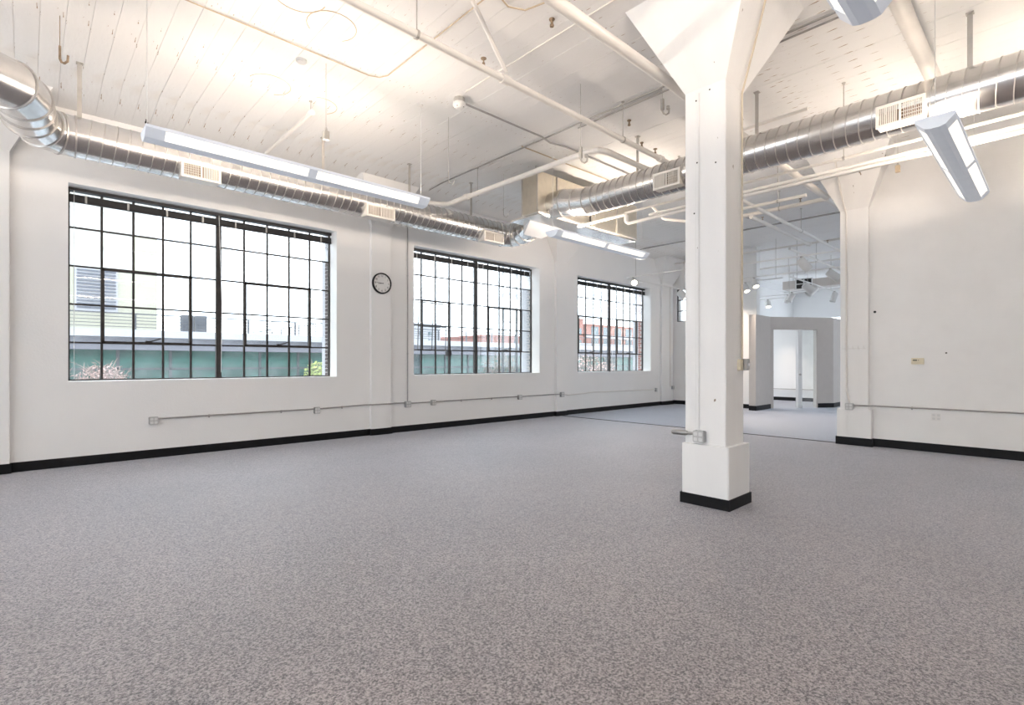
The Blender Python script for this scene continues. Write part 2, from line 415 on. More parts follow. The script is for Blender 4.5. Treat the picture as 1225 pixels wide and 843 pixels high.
# far cross wall with a small high window, far back wall
we = MB()
wy0, wy1, wz0, wz1 = 7.5, 9.12, 2.83, 3.95
we.box(XE, XE + 0.25, 6.42, YL, 0, wz0); we.box(XE, XE + 0.25, 6.42, YL, wz1, 5.2); we.box(XE, XE + 0.25, 6.42, wy0, wz0, wz1); we.box(XE, XE + 0.25, wy1, YL, wz0, wz1)
struct(obj('wall_far_left', we, 'wall', smooth=False), 'white cross wall with small high window')
struct(obj('wall_far', windowed(YB, YL, [(-6.0, -2.2), (-0.8, 3.0), (4.4, 8.2)], 'y', XF, XF + 0.2, 3.6), 'wall', smooth=False), 'white back wall of the far room')  # unseen openings added to bring daylight into the far room

# baseboards
def base(name, m, lab): struct(obj(name, m, 'black', smooth=False), lab)
bl = MB(); bx = XB
for x in GRID:
    w = 0.215 if x != GRID[3] else 0.36
    bl.box(bx, x - w - 0.015, YL - 0.015, YL, 0, 0.125); bl.box(x - w - 0.015, x + w + 0.015, YL - 0.085, YL - 0.07, 0, 0.125)
    bl.box(x - w - 0.015, x - w, YL - 0.07, YL, 0, 0.125); bl.box(x + w, x + w + 0.015, YL - 0.07, YL, 0, 0.125); bx = x + w + 0.015
bl.box(bx, XE, YL - 0.015, YL, 0, 0.125)
base('baseboard_left', bl, 'black rubber baseboard below the windows')
base('baseboard_right', MB().box(XR - 0.015, XR, YB, 2.18, 0, 0.135).box(PX - 0.045, PX - 0.03, 2.165, 2.705, 0, 0.135).box(PX - 0.03, XR, 2.165, 2.18, 0, 0.135).box(PX - 0.03, XR + .3, 2.69, 2.705, 0, 0.135), 'black rubber baseboard of the end wall')
base('baseboard_far_left', MB().box(XE - 0.015, XE, 6.5, YL, 0, 0.13), 'black baseboard of the far cross wall')

# ------------------------------------------------------------------ free column
colm = struct_root('column', (5.08, 2.4, 0), 'white concrete column with flared capital and plinth')
SX0, SX1, SY0, SY1 = 4.875, 5.275, 2.2, 2.62
obj('shaft', MB().bevelbox(SX0, SX1, SY0, SY1, 0.5, 4.14, 'z', 0.008), 'column', colm)
obj('plinth', MB().bevelbox(4.835, 5.315, 2.155, 2.635, 0.0, 0.60, 'z', 0.010), 'column', colm)
E_ = 0.43
obj('capital', MB().loft([[(SX0, SY0, 4.125), (SX1, SY0, 4.125), (SX1, SY1, 4.125), (SX0, SY1, 4.125)],
                          [(SX0 - E_, SY0 - E_, 4.98), (SX1 + E_, SY0 - E_, 4.98), (SX1 + E_, SY1 + E_, 4.98), (SX0 - E_, SY1 + E_, 4.98)]]), 'column', colm, smooth=False)
obj('baseboard', MB().box(4.822, 5.328, 2.142, 2.155, 0, 0.105).box(4.822, 4.835, 2.155, 2.648, 0, 0.105).box(5.315, 5.328, 2.155, 2.648, 0, 0.105).box(4.835, 5.315, 2.635, 2.648, 0, 0.105), 'black', colm, smooth=False)
obj('board_seam', MB().box(SX0 - 0.002, SX0 + 0.004, 2.455, 2.462, 0.62, 4.1).box(SX0 - 0.002, SX0 + 0.004, 2.505, 2.512, 0.62, 4.1), 'column', colm)
hl = MB()
for y, z in ((2.5, 4.02), (2.36, 4.08), (2.48, 2.55), (2.49, 3.4), (2.30, 3.35), (2.52, 2.9)):
    hl.lathe((SX0 - 0.003, y, z), (1, 0, 0), [(0, 0.008), (0.006, 0.008)], 8)
o = obj('anchor_hole', hl, 'darkhole', colm); o['kind'] = 'stuff'

# ------------------------------------------------------------------ windows
def window(name, a, b, label, sashes, open_sash=None):
    yf = YL + WT - 0.03          # plane of the frame
    root = struct_root(name, ((a + b) / 2, yf, SILL), label)
    mid = (a + b) / 2; H = HEAD - SILL
    f = MB()
    f.box(a, b, yf - .02, yf + .02, SILL, SILL + .02).box(a, b, yf - .02, yf + .02, HEAD - .04, HEAD).box(a, a + .03, yf - .02, yf + .02, SILL, HEAD).box(b - .03, b, yf - .02, yf + .02, SILL, HEAD)
    obj('frame', f, 'frame', root, smooth=False)
    obj('mullion', MB().box(mid - .038, mid + .038, yf - .045, yf + .03, SILL, HEAD), 'frame', root, smooth=False)
    zs = [SILL + H * i / 5 for i in range(6)]
    halves = [(a + .01, mid - .02), (mid + .02, b - .01)]
    cols = []
    for x0, x1 in halves:
        xs_ = [x0 + (x1 - x0) * i / 5 for i in range(6)]
        cols.append(xs_)
    vsrc = obj('muntin', MB().box(-.0145, .0145, yf - .014, yf + .014, SILL, HEAD), 'frame', root, smooth=False, at=(0, 0, 0))
    first = True
    for xs_ in cols:
        for x in xs_[1:5]:
            if first: vsrc.location = Vector((x, 0, 0)) - org(root); ORG[vsrc.name] = Vector((x, 0, 0)); first = False
            else: inst(vsrc, (x, 0, 0), root)
    hx = (halves[0][1] - halves[0][0]) / 2
    hsrc = obj('muntin', MB().box(-hx, hx, yf - .012, yf + .012, -.012, .012), 'frame', root, smooth=False, at=(0, 0, 0))
    first = True
    for x0, x1 in halves:
        for z in zs[1:5]:
            p = Vector(((x0 + x1) / 2, 0, z))
            if first: hsrc.location = p - org(root); ORG[hsrc.name] = p; first = False
            else: inst(hsrc, p, root)
    pw = (halves[0][1] - halves[0][0]) / 5 / 2
    ph = H / 10
    ps = {}
    for xs_ in cols:
        for i in range(5):
            for j in range(5):
                key = 'glassdirty' if (j == 4 or (j == 3 and (i * 7 + int(xs_[0] * 10)) % 3 != 0)) else 'glass'
                p = Vector(((xs_[i] + xs_[i + 1]) / 2, yf, (zs[j] + zs[j + 1]) / 2))
                if key not in ps:
                    ps[key] = obj('pane', MB().box(-pw + .005, pw - .005, -.002, .002, -ph + .005, ph - .005), key, root, smooth=False, at=(0, 0, 0))
                    ps[key].location = p - org(root); ORG[ps[key].name] = p
                else: inst(ps[key], p, root)
    for h, c0, c1, arm in sashes:
        x0, x1 = cols[h][c0], cols[h][c1]; z0, z1 = zs[1], zs[3]; t = .040
        s = MB()
        for q in ((x0 - .012, x0 + t - .012, z0, z1), (x1 - t + .012, x1 + .012, z0, z1), (x0, x1, z0 - .012, z0 + t - .012), (x0, x1, z1 - t + .012, z1 + .012)):
            s.box(q[0], q[1], yf - .045, yf + .02, q[2], q[3])
        sh = obj('vent_sash', s, 'frame', root, smooth=False)
        xm = (x0 + x1) / 2
        obj('handle', MB().box(xm - .045, xm + .035, yf - .075, yf - .04, z0 + .01, z0 + .045).rod((xm + .02, yf - .06, z0 + .035), (xm + .15, yf - .09, z0 + .085), .010), 'frame', sh)
    if open_sash:
        h, c0, c1 = open_sash
        x0, x1 = cols[h][c0], cols[h][c1]; z0, z1 = zs[1] - .0, zs[3] - .03; t = .024
        xm = [x0 + (x1 - x0) * i / (c1 - c0) for i in range(c1 - c0 + 1)]
        def tilt(z, d=0): return yf + .03 + d + (z1 - z) * 0.04 + .06
        s = MB()
        def bar(p, q, r):
            s.loft([[(p[0] - r, tilt(p[2]) - .012, p[2] - r * (p[0] != q[0])), (p[0] + r * (p[2] != q[2]) - r * (p[2] == q[2]), tilt(p[2]) - .012, p[2] + r * (p[0] != q[0])), (p[0] + r * (p[2] != q[2]) - r * (p[2] == q[2]), tilt(p[2]) + .012, p[2] + r * (p[0] != q[0])), (p[0] - r, tilt(p[2]) + .012, p[2] - r * (p[0] != q[0]))],
                    [(q[0] - r * (p[2] != q[2]) + r * (p[2] == q[2]), tilt(q[2]) - .012, q[2] - r * (p[0] != q[0])), (q[0] + r, tilt(q[2]) - .012, q[2] + r * (p[0] != q[0])), (q[0] + r, tilt(q[2]) + .012, q[2] + r * (p[0] != q[0])), (q[0] - r * (p[2] != q[2]) + r * (p[2] == q[2]), tilt(q[2]) + .012, q[2] - r * (p[0] != q[0]))]])
        for xx in xm: s.tube([(xx, tilt(z0), z0), (xx, tilt(z1), z1)], .013, 4)
        for zz in (z0, (z0 + z1) / 2, z1): s.tube([(x0, tilt(zz), zz), (x1, tilt(zz), zz)], .013, 4)
        sh = obj('open_sash', s, 'frame', root, smooth=False)
        sh['label'] = 'sash tilted open outward'
        obj('handle', MB().box(x1 - .06, x1 + .03, yf - .06, yf + .06, zs[1] - .13, zs[1] - .02), 'frame', sh)
        k = MB()
        for q in ((x0 - .012, x0 + .02, zs[1], zs[3]), (x1 - .02, x1 + .014, SILL, zs[3]), (x0, x1, zs[3] - .016, zs[3] + .014)):
            k.box(q[0], q[1], yf - .045, yf + .02, q[2], q[3])
        obj('vent_jamb', k, 'frame', root, smooth=False)
    return root

window('window_1', *WIN[0], 'large steel window nearest the left, before the clock', [(0, 1, 4, 1), (1, 1, 4, 1)])
window('window_2', *WIN[1], 'middle steel window right of the clock, left sash open', [(1, 1, 4, 1)], (0, 1, 3))
window('window_3', *WIN[2], 'third steel window beyond the floor strip', [(0, 1, 4, 1), (1, 1, 4, 1)])
# small window in the far cross wall
r4 = struct_root('window_4', (XE + .1, (wy0 + wy1) / 2, wz0), 'small high window in the far cross wall')
f = MB()
f.box(XE + .08, XE + .12, wy0, wy1, wz0, wz0 + .03).box(XE + .08, XE + .12, wy0, wy1, wz1 - .03, wz1).box(XE + .08, XE + .12, wy0, wy0 + .03, wz0, wz1).box(XE + .08, XE + .12, wy1 - .03, wy1, wz0, wz1)
obj('frame', f, 'frame', r4, smooth=False)
for i in range(1, 5): obj('muntin', MB().box(XE + .085, XE + .115, wy0 + (wy1 - wy0) * i / 5 - .014, wy0 + (wy1 - wy0) * i / 5 + .014, wz0, wz1), 'frame', r4, smooth=False)
for i in (1, 2): obj('muntin', MB().box(XE + .085, XE + .115, wy0, wy1, wz0 + (wz1 - wz0) * i / 3 - .014, wz0 + (wz1 - wz0) * i / 3 + .014), 'frame', r4, smooth=False)
for i in range(5):
    for j in range(3):
        dy, dz = (wy1 - wy0) / 5, (wz1 - wz0) / 3
        obj('pane', MB().box(XE + .098, XE + .102, wy0 + dy * i + .015, wy0 + dy * (i + 1) - .015, wz0 + dz * j + .015, wz0 + dz * (j + 1) - .015), 'glass', r4, smooth=False)

# raised blinds
BL = ['black blind drawn up at the top of the window nearest the left', 'black blind drawn up at the top of the middle window', 'black blind drawn up at the top of the third window, past the floor strip']
for (a, b), lab, x1 in zip(WIN, BL, (4.19, 9.5, 14.9)):
    y = YL + .225
    t = thing('window_blind', ((a + b) / 2, y, HEAD - .25), lab, 'blind', 'raised blinds')
    obj('headrail', MB().box(a + .01, x1, y - .022, y + .02, HEAD - .045, HEAD - .002), 'blind', t, smooth=False)
    s = MB(); z = HEAD - .185
    for k in range(8):
        s.box(a + .012, x1 - .002, y - .022 + .003 * (k % 2), y + .02, z + k * .0115, z + k * .0115 + .009)
    o = obj('slat_stack', s, 'blind', t, smooth=False); o['kind'] = 'stuff'
    obj('bottom_rail', MB().bevelbox(a + .01, x1, y - .024, y + .02, HEAD - .205, HEAD - .185, 'x', .006), 'blind', t)
    nclip = 8
    c0 = None
    for k in range(nclip):
        xx = a + .2 + (x1 - a - .4) * k / (nclip - 1)
        if c0 is None: c0 = obj('clip', MB().box(xx - .012, xx + .012, y - .03, y - .024, HEAD - .20, HEAD - .085), 'clip', t, smooth=False, at=(xx, y, HEAD))
        else: inst(c0, (xx, y, HEAD), t)
    obj('pull_cord', MB().rod((a + .07, y - .045, HEAD - .05), (a + .07, y - .045, SILL + .03), .0035, 5), 'cord', t)
    mx = (a + b) / 2
    obj('pull_cord', MB().tube([(mx - .02, y - .045, HEAD - .05), (mx + .02, y - .05, 2.4), (mx + .01, y - .045, SILL + .1)], .0045, 5), 'cord', t)

# ------------------------------------------------------------------ wall things
# clock on the pilaster
cx_, cy_, cz_, R = 5.085, YL - .07, 2.97, .205
t = thing('wall_clock', (cx_, cy_, cz_), 'round black-rimmed wall clock between the first two windows', 'clock')
obj('rim', MB().lathe((cx_, cy_, cz_), (0, -1, 0), [(0, R), (.035, R), (.045, R - .008), (.045, R - .022), (.025, R - .026)], 48, False), 'black', t)
obj('dial', MB().lathe((cx_, cy_, cz_), (0, -1, 0), [(.001, R - .02), (.024, R - .02)], 48), 'clockface', t)
for k in range(1, 13):
    c = bpy.data.curves.new('numeral', 'FONT'); c.body = str(k); c.size = .055; c.extrude = .0008; c.align_x = 'CENTER'; c.align_y = 'CENTER'
    c.materials.append(M['ink'])
    tmp = bpy.data.objects.new('tmp', c); col.objects.link(tmp)
    bpy.context.view_layer.update()
    me = bpy.data.meshes.new_from_object(tmp); bpy.data.objects.remove(tmp); me.name = 'numeral'
    if not me.materials: me.materials.append(M['ink'])
    o = bpy.data.objects.new('numeral', me); col.objects.link(o); o.parent = t
    a = math.radians(90 - 30 * k)
    o.location = (math.cos(a) * .145, -.0255, math.sin(a) * .145); o.rotation_euler = (math.radians(90), 0, 0)
def hand(ang, L, w, off):
    d = Vector((math.sin(ang), 0, math.cos(ang))); q = Vector((d.z, 0, -d.x)) * w; c = Vector((cx_, cy_ - off, cz_))
    return MB().loft([[c - d * .03 - q, c - d * .03 + q, c + d * L + q * .5, c + d * L - q * .5], [p + Vector((0, -.002, 0)) for p in (c - d * .03 - q, c - d * .03 + q, c + d * L + q * .5, c + d * L - q * .5)]])
obj('hour_hand', hand(math.radians(262), .09, .006, .028), 'ink', t)
obj('minute_hand', hand(math.radians(275), .145, .004, .032), 'ink', t)

# thermostat
t = thing('thermostat', (XR - .03, 1.58, 1.39), 'cream plastic thermostat on the end wall', 'thermostat')
obj('body', MB().bevelbox(XR - .032, XR, 1.50, 1.66, 1.385, 1.485, 'x', .006), 'cream', t)
obj('display', MB().box(XR - .0335, XR - .03, 1.585, 1.64, 1.438, 1.462), 'lcd', t)
obj('button', MB().box(XR - .034, XR - .03, 1.562, 1.572, 1.444, 1.456), 'lcd', t)
obj('cover_seam', MB().box(XR - .0335, XR - .03, 1.50, 1.66, 1.405, 1.408), 'tanline', t)
# flush outlet
t = thing('wall_outlet', (XR - .005, 1.35, .50), 'flat white double outlet below the conduit on the end wall', 'outlet')
obj('cover_plate', MB().bevelbox(XR - .008, XR, 1.29, 1.41, .50, .615, 'x', .004), 'white', t)
for y in (1.32, 1.38):
    for z in (.53, .585): obj('receptacle', MB().bevelbox(XR - .011, XR - .006, y - .017, y + .017, z - .016, z + .016, 'x', .005), 'outlet', t)
# small wall marks and hooks
tag(obj('screw', MB().lathe((XR, 2.155, 2.266), (-1, 0, 0), [(0, .02), (.012, .02), (.014, .012)], 10), 'darkhole'), 'dark wall plug high beside the pilaster on end wall', 'screw')
tag(obj('screw', MB().lathe((XR, 1.228, 1.562), (-1, 0, 0), [(0, .012), (.012, .012), (.014, .006)], 8), 'darkhole'), 'small dark wall plug right of the thermostat', 'screw')
t = thing('coat_hook_rail', (PX - .01, 2.44, 1.62), 'short row of small hooks painted white on the pilaster', 'hook rail')
obj('rail', MB().box(PX - .012, PX, 2.27, 2.62, 1.645, 1.66), 'white', t)
for k in range(5):
    y = 2.29 + k * .078
    obj('hook', MB().tube([(PX - .01, y, 1.66), (PX - .03, y, 1.65), (PX - .04, y, 1.67), (PX - .036, y, 1.70)], .006, 5), 'white', t)

def outlet_box(loc, nrm, label, w=.115, n=2, h=.115, d=.055, group='surface outlet boxes'):
    """surface electrical box with duplex receptacles; nrm '-y' on the window wall, '-x' on end wall and column"""
    x, y, z = loc
    t = thing('outlet_box', loc, label, 'outlet', group)
    def B(u0, u1, d0, d1, z0, z1, c=.006):
        if nrm == '-y': return MB().bevelbox(x + u0, x + u1, y - d1, y - d0, z + z0, z + z1, 'y', c)
        return MB().bevelbox(x - d1, x - d0, y + u0, y + u1, z + z0, z + z1, 'x', c)
    obj('back_box', B(-w / 2, w / 2, 0, d, 0, h, .01), 'boxmetal', t)
    obj('cover_plate', B(-w / 2 + .004, w / 2 - .004, d, d + .005, .004, h - .004), 'plate', t)
    for i in range(n):
        u = (i - (n - 1) / 2) * .05
        for zz in (h * .28, h * .72): obj('receptacle', B(u - .019, u + .019, d + .004, d + .008, zz - .018, zz + .018, .007), 'outlet', t)
    return t
ZB = .495
outlet_box((1.37, YL, ZB), '-y', 'metal outlet box ending the conduit under the left window')
outlet_box((3.82, YL, ZB), '-y', 'metal outlet box under the right end of the left window', .10)
outlet_box((5.71, YL, ZB), '-y', 'metal outlet box at the foot of the tall conduit under the middle window', .13, h=.13)
outlet_box((6.34, YL, ZB + .01), '-y', 'metal outlet box under the left half of the middle window', .11)
outlet_box((8.92, YL, ZB + .01), '-y', 'metal outlet box under the right end of the middle window', .12)
outlet_box((10.42, YL - .07, ZB + .01), '-y', 'metal outlet box on the pilaster right of the middle window', .13, h=.13)
outlet_box((15.2, YL, ZB - .03), '-y', 'small outlet box under the far end of the third window', .08, 1)
outlet_box((16.15, YL - .07, ZB + .02), '-y', 'small white outlet box on the far corner pilaster', .11, 1)
outlet_box((PX, 2.50, .60), '-x', 'metal outlet box on the end wall pilaster', .12)
outlet_box((SX0, 2.452, .62), '-x', 'metal outlet box low on the column', .115)
# conduit runs
def run(pts, r, label, m='conduit', clips=(), name='conduit', group=None):
    t = thing(name, pts[0], label, 'conduit', group)
    obj('pipe', MB().tube(pts, r, 8), m, t)
    for c in clips:
        p, d = c
        obj('clip', MB().lathe(Vector(p) - Vector(d) * .012, d, [(0, r + .004), (.024, r + .004)], 8).box(p[0] - .008, p[0] + .008, p[1] - .008, p[1] + .012, p[2] - .035, p[2]), m, t)
    return t
yc = YL - .02; zc = ZB + .085
run([(1.42, yc, zc), (3.77, yc, zc)], .0125, 'grey conduit between the two outlet boxes under the left window', clips=[((2.1, yc, zc), (1, 0, 0)), ((3.2, yc, zc), (1, 0, 0))])
run([(3.87, yc, zc), (4.78, yc, zc + .02), (4.86, YL - .09, zc + .02), (5.32, YL - .09, zc + .02), (5.40, yc, zc + .02), (5.65, yc, zc + .01)], .0125, 'grey conduit crossing the pilaster below the clock', clips=[((4.3, yc, zc + .01), (1, 0, 0))])
run([(5.77, yc, zc), (6.29, yc, zc)], .0125, 'short grey conduit between boxes under the middle window left end')
run([(6.39, yc, zc), (8.86, yc, zc)], .0125, 'grey conduit below the middle window', clips=[((7.1, yc, zc), (1, 0, 0)), ((8.0, yc, zc), (1, 0, 0))])
run([(8.98, yc, zc), (10.12, yc, zc), (10.2, YL - .09, zc), (10.36, YL - .09, zc)], .0125, 'grey conduit from the middle window to the next pilaster')
run([(10.49, YL - .09, zc), (10.66, YL - .09, zc - .03), (10.74, yc, zc - .04), (11.9, yc, zc - .01), (15.16, yc, zc - .04)], .0125, 'pale conduit running below the third window', 'pipe')
run([(5.71, YL - .02, ZB + .13), (5.71, YL - .02, 4.85)], .0125, 'tall grey conduit rising left of the middle window', clips=[((5.71, YL - .02, 3.2), (0, 0, 1)), ((5.71, YL - .02, 1.6), (0, 0, 1))])
run([(16.0, YL - .09, ZB + .1), (16.0, YL - .09, 3.9), (15.98, YL - .12, 4.0)], .014, 'white conduit up the far corner pilaster', 'pipe')
run([(XR - .02, 2.16, .685), (XR - .02, -4.3, .685)], .0125, 'long grey conduit across the end wall', clips=[((XR - .02, 1.65, .685), (0, 1, 0)), ((XR - .02, 0.2, .685), (0, 1, 0))])
run([(PX - .015, 2.44, .685), (PX - .015, 2.23, .685), (XR - .02, 2.17, .685)], .0125, 'short grey conduit leaving the pilaster outlet box')
run([(PX - .015, 2.50, .72), (PX - .015, 2.545, .9), (PX - .02, 2.55, 3.98), (PX - .13, 2.58, 4.22), (PX - .40, 2.62, 4.86)], .013, 'white conduit climbing the end wall pilaster', 'pipe')
run([(SX0 - .025, 2.50, .70), (SX0 - .025, 2.74, .70)], .014, 'grey conduit stub leaving the column outlet box')
tag(obj('conduit_fitting', MB().lathe((SX0 - .025, 2.58, .70), (0, 1, 0), [(0, .018), (.02, .026), (.16, .026), (.17, .018)], 12), 'conduit'), 'grey conduit fitting sticking out beside the column', 'conduit')
run([(SX0 - .012, 2.47, .735), (SX0 - .012, 2.47, 4.08)], .007, 'thin white conduit up the front of the column', 'column')
run([(5.215, SY0 - .012, 1.45), (5.215, SY0 - .012, 4.10), (5.03, 1.95, 4.58), (4.86, 1.76, 4.95)], .010, 'thin conduit up the column side and capital corner', 'tanshade')
t = thing('switch_box', (5.25, SY0 - .03, 1.33), 'grey metal box beside cream box on the column side', 'switch')
obj('back_box', MB().bevelbox(5.215, 5.285, SY0 - .055, SY0, 1.33, 1.445, 'y', .008), 'boxmetal', t)
obj('cover_plate', MB().bevelbox(5.22, 5.28, SY0 - .061, SY0 - .055, 1.335, 1.44, 'y', .006), 'plate', t)
obj('switch', MB().box(5.245, 5.255, SY0 - .075, SY0 - .06, 1.375, 1.40), 'outlet', t)
tag(obj('junction_box', MB().bevelbox(5.13, 5.20, SY0 - .03, SY0, 1.33, 1.44, 'y', .008), 'cream'), 'cream junction box on the column side left of the grey box', 'box')

# ------------------------------------------------------------------ ducts
RD = .232
def straight_duct(t, p, q, pitch=.125, n=28):
    p, q = Vector(p), Vector(q); L = (q - p).length; d = (q - p) / L
    obj('duct_section', MB().tube([p, q], RD, n), 'galv', t)
    tiltd = (d + frame_of(d)[2] * .11).normalized()
    k = int(L / pitch)
    src = obj('seam_ring', MB().ringband((0, 0, 0), tiltd, RD - .012, RD + .008, .009, n), 'seam', t, at=(0, 0, 0))
    first = True
    for i in range(1, k):
        c = p + d * (i * L / k)
        if first: src.location = c - org(t); ORG[src.name] = c; first = False
        else: inst(src, c, t)
def gores(t, pts):
    """elbow made of straight gores with raised seams"""
    pts = [Vector(p) for p in pts]
    n = 28
    for i in range(len(pts) - 1):
        prev = (pts[i] - pts[i - 1]).normalized() if i else (pts[1] - pts[0]).normalized()
        cur = (pts[i + 1] - pts[i]).normalized()
        nxt = (pts[i + 2] - pts[i + 1]).normalized() if i + 2 < len(pts) else cur
        m0, m1 = (prev + cur).normalized(), (cur + nxt).normalized()
        rings = []
        for c, m in ((pts[i], m0), (pts[i + 1], m1)):
            up = Vector((0, 0, 1)); side = cur.cross(up).normalized()
            ring = []
            for q in range(n):
                e = side * math.cos(2 * math.pi * q / n) + up * math.sin(2 * math.pi * q / n)
                pnt = c + e * (RD + .002)
                s = -(pnt - c).dot(m) / cur.dot(m)
                ring.append(pnt + cur * s)
            rings.append(ring)
        obj('elbow_gore', MB().loft(rings, False), 'galv', t)
        c = pts[i]; m = m0; ring = []
        k = MB(); secs = [(-.008, .0), (.008, .0), (.008, .012), (-.008, .012)]
        allr = []
        for tt, rr in secs:
            ring = []
            for q in range(n):
                e = side * math.cos(2 * math.pi * q / n) + up * math.sin(2 * math.pi * q / n)
                pnt = c + e * (RD + rr); s = -(pnt - c).dot(m) / cur.dot(m)
                ring.append(pnt + cur * s + m * tt)
            allr.append(ring)
        k.loft(allr + [allr[0]], False)
        obj('elbow_seam', k, 'seam', t)
def grille(t, c, u, L, h):
    """supply grille on a duct: frame, centre bar, two louvre fields; u axis along the duct ('x' faces -y, 'y' faces -x)"""
    cx, cy, cz = c
    def P(a0, a1, d0, d1, z0, z1):
        if u == 'x': return (cx + a0, cx + a1, cy - d1, cy - d0, cz + z0, cz + z1)
        return (cx - d1, cx - d0, cy + a0, cy + a1, cz + z0, cz + z1)
    b = .03
    g = MB().box(*P(-L, L, 0, .02, h - b, h)).box(*P(-L, L, 0, .02, -h, -h + b)).box(*P(-L, -L + b, 0, .02, -h + b, h - b)).box(*P(L - b, L, 0, .02, -h + b, h - b)).box(*P(-.01, .01, 0, .018, -h + b, h - b))
    g.box(*P(-L + .01, L - .01, -.20, 0, h - .02, h - .008)).box(*P(-L + .01, L - .01, -.20, 0, -h + .008, -h + .02)).box(*P(-L + .01, -L + .02, -.20, 0, -h + .01, h - .01)).box(*P(L - .02, L - .01, -.20, 0, -h + .01, h - .01))
    go = obj('grille', g, 'grille', t, smooth=False)
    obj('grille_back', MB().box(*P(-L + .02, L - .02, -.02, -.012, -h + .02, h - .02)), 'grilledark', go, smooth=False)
    lv = MB()
    k = 10
    for s, dx in ((-1, .005), (1, .010)):
        for i in range(k):
            a = (s * (L / 2 + .003)) + (i - (k - 1) / 2) * ((L - b - .01) / k)
            lv.box(*P(a - dx / 2, a + dx / 2, -.004, .012, -h + b, h - b))
    for z in range(5):
        zz = -h + b + (2 * h - 2 * b) * (z + .5) / 5
        lv.box(*P(-L + b, -.01, -.006, .0, zz - .0025, zz + .0025))
    o = obj('louvre', lv, 'grille', go, smooth=False); o['kind'] = 'stuff'
def strap(t, x, y, zbot, ztop=ZC, along='x'):
    w, th = .022, .003
    m = MB()
    if along == 'x': m.box(x - w, x + w, y - th, y + th, zbot, ztop).box(x - w - .01, x + w + .01, y - .03, y + .03, ztop - .012, ztop)
    else: m.box(x - th, x + th, y - w, y + w, zbot, ztop).box(x - .03, x + .03, y - w - .01, y + w + .01, ztop - .012, ztop)
    obj('hanger_strap', m, 'strap', t, smooth=False)

ZL = 4.08; YD = 8.0
dl = thing('spiral_duct', (3.8, YD, ZL), 'round spiral metal duct along the window wall', 'duct')
straight_duct(dl, (.42, YD, ZL), (7.05, YD, ZL))
gores(dl, [(.42, YD, ZL), (.28, YD, ZL), (.12, 7.90, ZL), (.02, 7.66, ZL), (-.01, 7.40, ZL), (-.03, 7.16, ZL), (-.12, 6.92, ZL), (-.32, 6.77, ZL), (-.62, 6.72, ZL), (-1.6, 6.72, ZL)])
gores(dl, [(7.05, YD, ZL), (7.22, YD, ZL), (7.40, 7.88, ZL), (7.46, 7.66, ZL), (7.38, 7.40, ZL + .02), (7.22, 7.08, ZL + .05)])
for x, w in ((1.68, .23), (4.30, .26), (6.86 - .06, .26)): grille(dl, (x, YD - RD - .005, ZL - .165), 'x', w, .105)
for x in (.46, 3.42, 5.0, 6.41): strap(dl, x, YD, ZL + RD - .01)

ZR = 4.18; XD = 7.03
dr = thing('spiral_duct', (XD, 2.0, ZR), 'round spiral metal duct passing behind the column', 'duct')
straight_duct(dr, (XD, 5.35, ZR), (XD, -3.5, ZR))
gores(dr, [(XD, 5.35, ZR), (XD, 5.55, ZR), (XD - .02, 5.80, ZR + .03), (XD - .05, 6.05, ZR + .07), (XD - .06, 6.32, ZR + .08)])
for y in (1.18, 3.94): grille(dr, (XD - RD - .005, y, ZR - .10), 'y', .215, .12)
for y in (2.75, .64, 4.57): strap(dr, XD - .02, y, ZR + RD - .01, along='y')

# air handler box hanging under the ceiling
ah = thing('air_handler', (8.1, 6.6, 4.07), 'tan galvanised air handler box where both ducts meet', 'air handler')
obj('cabinet', MB().box(6.54, 9.64, 6.31, 6.68, 4.07, 4.80), 'galvbox', ah, smooth=False)
obj('bottom_pan', MB().box(6.60, 9.62, 6.33, 7.05, 4.035, 4.075), 'galv', ah, smooth=False)
obj('rear_cabinet', MB().box(7.7, 9.60, 6.68, 7.05, 4.075, 4.75), 'galvbox', ah, smooth=False)
obj('transition', MB().loft([[(6.75, 6.68, 4.05), (7.70, 6.68, 4.05), (7.70, 6.68, 4.36), (6.75, 6.68, 4.36)], [(6.98, 7.10, 3.88), (7.48, 7.10, 3.88), (7.48, 7.10, 4.36), (6.98, 7.10, 4.36)]]), 'galvpale', ah, smooth=False)
obj('flange', MB().box(6.53, 6.55, 6.30, 6.32, 4.07, 4.80).box(6.53, 9.65, 6.300, 6.31, 4.07, 4.10).box(6.53, 6.54, 6.67, 6.70, 4.05, 4.82), 'strap', ah, smooth=False)
for x in (7.05, 8.02, 8.16, 8.9): obj('standing_seam', MB().box(x - .012, x + .012, 6.29, 6.31, 4.08, 4.79), 'strap' if x != 8.02 else 'darkhole', ah, smooth=False)
for x in (6.7, 9.4): obj('hanger_rod', MB().rod((x, 6.5, 4.8), (x, 6.5, ZC), .008), 'strap', ah)

